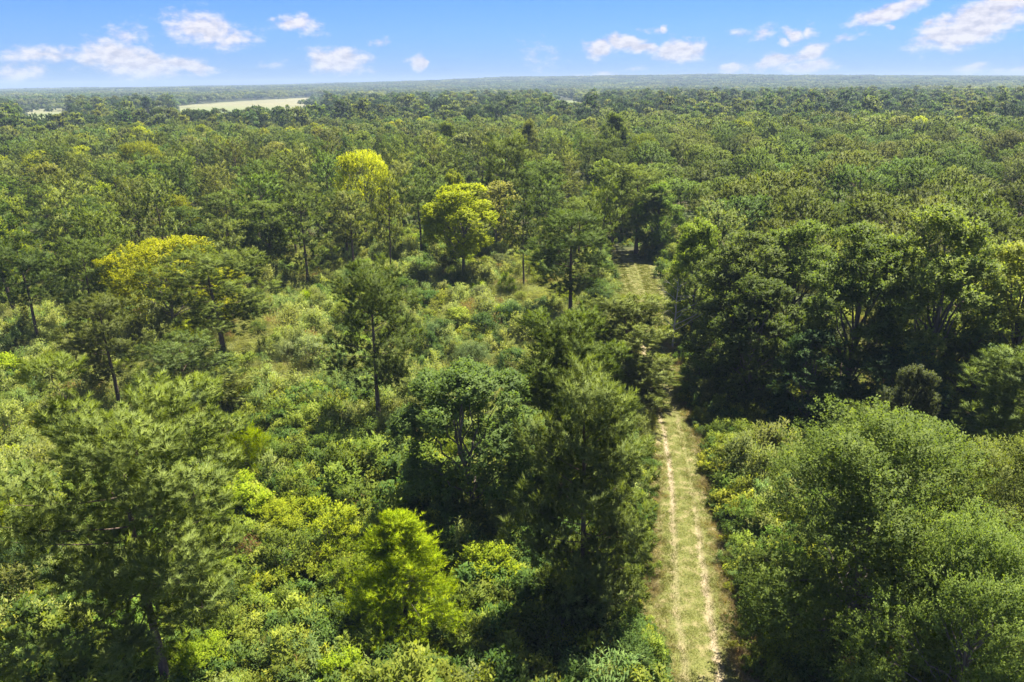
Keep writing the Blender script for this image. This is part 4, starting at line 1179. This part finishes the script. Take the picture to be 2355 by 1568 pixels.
# ------------------------------------------------------------------ bare dead trees
def dead_tree(seed, base, h, spread, label):
    rng = np.random.default_rng(seed); tb = Tubes(); q = np.linspace(0, 1, 7)
    tp = np.c_[np.cumsum(rng.normal(0, .06, (7, 2)), 0) * h * .12, q * h]
    tb.add(tp, .016 * h * (1 - q * .9) + .012, 7)
    for i in range(15):
        t = .25 + .72 * (i + rng.random()) / 15; c = np.array([np.interp(t * h, tp[:, 2], tp[:, j]) for j in range(3)])
        az = i * 2.4 + rng.normal(0, .4); ln = spread * (1.1 - t) * rng.uniform(.7, 1.3) + .4
        o = np.array([cos(az), sin(az), rng.uniform(.15, .75)]); q5 = np.linspace(0, 1, 5)
        lp = c + o * (q5 * ln)[:, None] + rng.normal(0, .06 * ln, (5, 3)) * q5[:, None]
        tb.add(lp, (.010 + .012 * ln) * (1 - .85 * q5) + .006, 5)
        for k in range(4):
            p = lp[1 + k]; d = o + rng.normal(0, .6, 3); q3 = np.linspace(0, 1, 3)
            tb.add(p + d * (q3 * ln * .3)[:, None], .014 * (1 - .7 * q3) + .005, 4)
    x, y = at(*base); e = link('dead_tree', tb.mesh('dead_tree', MAT['dead'])); e.location = (x, y, 0); tag(e, label, 'tree')


dead_tree(601, (1545, 800), 8.5, 3.6, 'bare grey dead tree with pale limbs at the right edge of the trail bend')
dead_tree(602, (305, 555), 11, 2.6, 'leafless pale snag among the pines above the bright yellow tree')
dead_tree(603, (1440, 905), 3.5, 2.6, 'grey leafless branches hanging over the trail beneath the leaning pine')

# ------------------------------------------------------------------ undergrowth and grass
rngU = np.random.default_rng(23)
under = [weed_clump(301, 1.7, 1.1, 130, 10, .20, .085, .6, 'weed_a', .9), weed_clump(302, 1.2, 1.2, 130, 10, .18, .10, .5, 'weed_b'), weed_clump(303, 2.1, 1.0, 130, 10, .22, .065, .8, 'weed_c', 1.1),
         weed_clump(304, .9, 1.3, 120, 10, .17, .10, .45, 'weed_d', .4), grass_clump(305, 260, (1.0, 1.9), .015, .75, .9, 'grass_a'), grass_clump(306, 240, (.7, 1.5), .016, .85, 1.1, 'grass_b'),
         weed_clump(307, 1.5, 1.2, 110, 15, .16, .05, .75, 'weed_e', .6, .25), weed_clump(308, 1.0, 1.1, 120, 10, .19, .11, .45, 'weed_f'), weed_clump(309, 1.6, 1.2, 130, 11, .17, .09, .5, 'weed_g'),
         weed_clump(310, 1.1, 1.0, 90, 9, .15, .04, .5, 'dry_weed', .9)]
UC = [(.20, .25, .065), (.27, .30, .07), (.25, .285, .105), (.13, .19, .055), (.30, .32, .14), (.27, .30, .115), (.18, .25, .095), (.24, .29, .06), (.10, .155, .048), (.24, .17, .085)]
cand = np.concatenate([wedge(9500, 24, 70, rngU), wedge(15000, 70, 150, rngU), wedge(5000, 150, 240, rngU)])
d_, st_ = trail_dist(cand[:, 0], cand[:, 1])
ok = ((st_ > ST_END + 3) | (np.abs(d_) > 2.5 + 1.6 * ((_S[st_] > S_GRASS) & (st_ < ST_END)) + .5 * np.sin(cand[:, 1] * .9))) & ~((d_ > 14) & (np.hypot(*cand.T) > 50) & (rngU.random(len(cand)) < .75))
cand = cand[ok]; n = len(cand); d_ = d_[ok]
# drifts: neighbouring plants tend to be the same kind
w1 = np.sin(cand[:, 0] * .17 + 1.3) + np.sin(cand[:, 1] * .13 + cand[:, 0] * .07) + np.sin(cand[:, 0] * .31 - cand[:, 1] * .23)
w2 = np.sin(cand[:, 0] * .23 - 2 + cand[:, 1] * .11) + np.sin(cand[:, 1] * .29 + .5) + np.sin(cand[:, 0] * .41 + cand[:, 1] * .37)
f = w1 * 1.1 + rngU.normal(0, 1.0, n) + np.interp(np.hypot(*cand.T), [30, 58, 75, 110, 150], [-1.3, -.6, 1.9, 1.7, -.1])
order_ = np.array([3, 7, 0, 8, 1, 6, 2, 4, 5, 4])     # leafy near the camera, grass and pale weeds further up the slope
idx = order_[(np.clip(np.floor((f + 4.2) / 8.4 * 10), 0, 9)).astype(int)]
s = rngU.uniform(.6, 1.35, n) * np.interp(np.abs(d_), [2.5, 4.5], [.5, 1]) * (1 + .22 * w2 / 1.5)
idx = np.where(rngU.random(n) < .035 + .05 * (w2 > 1.2), 9, idx)
thin = rngU.random(n) < .82 + .12 * w2
cand, f, idx, s, d_ = cand[thin], f[thin], idx[thin], s[thin], d_[thin]; n = len(cand)
stuff('undergrowth', 'tangle of weeds, tall grass and brambles over the clearing', under, UC, np.c_[cand, np.zeros(n)], np.c_[rngU.normal(0, .08, (n, 2)), rngU.random(n) * 6.28], np.c_[s, s, s * rngU.uniform(.75, 1.3, n)], idx)
# short grass of the trail and the dry fringe beside it
tufts = [grass_clump(401, 60, (.06, .16), .006, .28, .8, 'turf_a'), grass_clump(402, 50, (.08, .2), .006, .3, 1.0, 'turf_b'), grass_clump(403, 70, (.25, .6), .007, .3, 1.1, 'dry_a'), grass_clump(404, 60, (.2, .5), .007, .35, 1.2, 'dry_b')]
near = np.arange(len(TR)) < ST_END
K = np.flatnonzero(near); n = 9000
k = rngU.choice(K, n); lat = rngU.uniform(-3.2, 3.2, n)
ok = (np.abs(np.abs(lat) - .82) > .24) | (rngU.random(n) < .3)
k, lat = k[ok], lat[ok]; n = len(k)
P = TR[k] + TN[k] * lat[:, None] + _t[k] * rngU.uniform(-.4, .4, (n, 1))
edge = (np.abs(lat) + rngU.normal(0, .3, n) > 1.9) & (_S[k] < S_GRASS - 3) & (rngU.random(n) < .65)
idx = np.where(edge, 2 + rngU.integers(0, 2, n), rngU.integers(0, 2, n)); s = rngU.uniform(.7, 1.3, n)
stuff('trail_grass', 'short mown grass and dry straw fringe along the trail', tufts, [(.10, .116, .032), (.155, .163, .052), (.29, .24, .135), (.21, .20, .085)], np.c_[P, np.full(n, .06)], np.c_[np.zeros((n, 2)), rngU.random(n) * 6.28], np.c_[s, s, s], idx)

# ------------------------------------------------------------------ haze
def haze():
    m, N, L, out = new_mat('pale_haze')
    pv = N.new('ShaderNodeVolumePrincipled')
    for k_ in ('Density Attribute', 'Color Attribute', 'Temperature Attribute'):
        if k_ in pv.inputs: pv.inputs[k_].default_value = ''
    pv.inputs['Color'].default_value = (.44, .58, .80, 1); pv.inputs['Density'].default_value = HAZE; pv.inputs['Anisotropy'].default_value = 0.0
    L.new(pv.outputs[0], out.inputs['Volume'])
    V = [(x * 9500, y * 9500, z) for z in (-9, 85) for x, y in ((-1, -1), (1, -1), (1, 1), (-1, 1))]
    F = [(0, 1, 5, 4), (1, 2, 6, 5), (2, 3, 7, 6), (3, 0, 4, 7), (4, 5, 6, 7), (3, 2, 1, 0)]
    tag(link('haze', make_mesh('haze', V, np.array(F), m)), 'thin pale summer haze over the whole landscape', kind='stuff')


HAZE = 1.9e-4
haze()
print('objects', len(scene.objects), 'mesh tris', sum(len(m.loop_triangles) or len(m.polygons) for m in bpy.data.meshes))
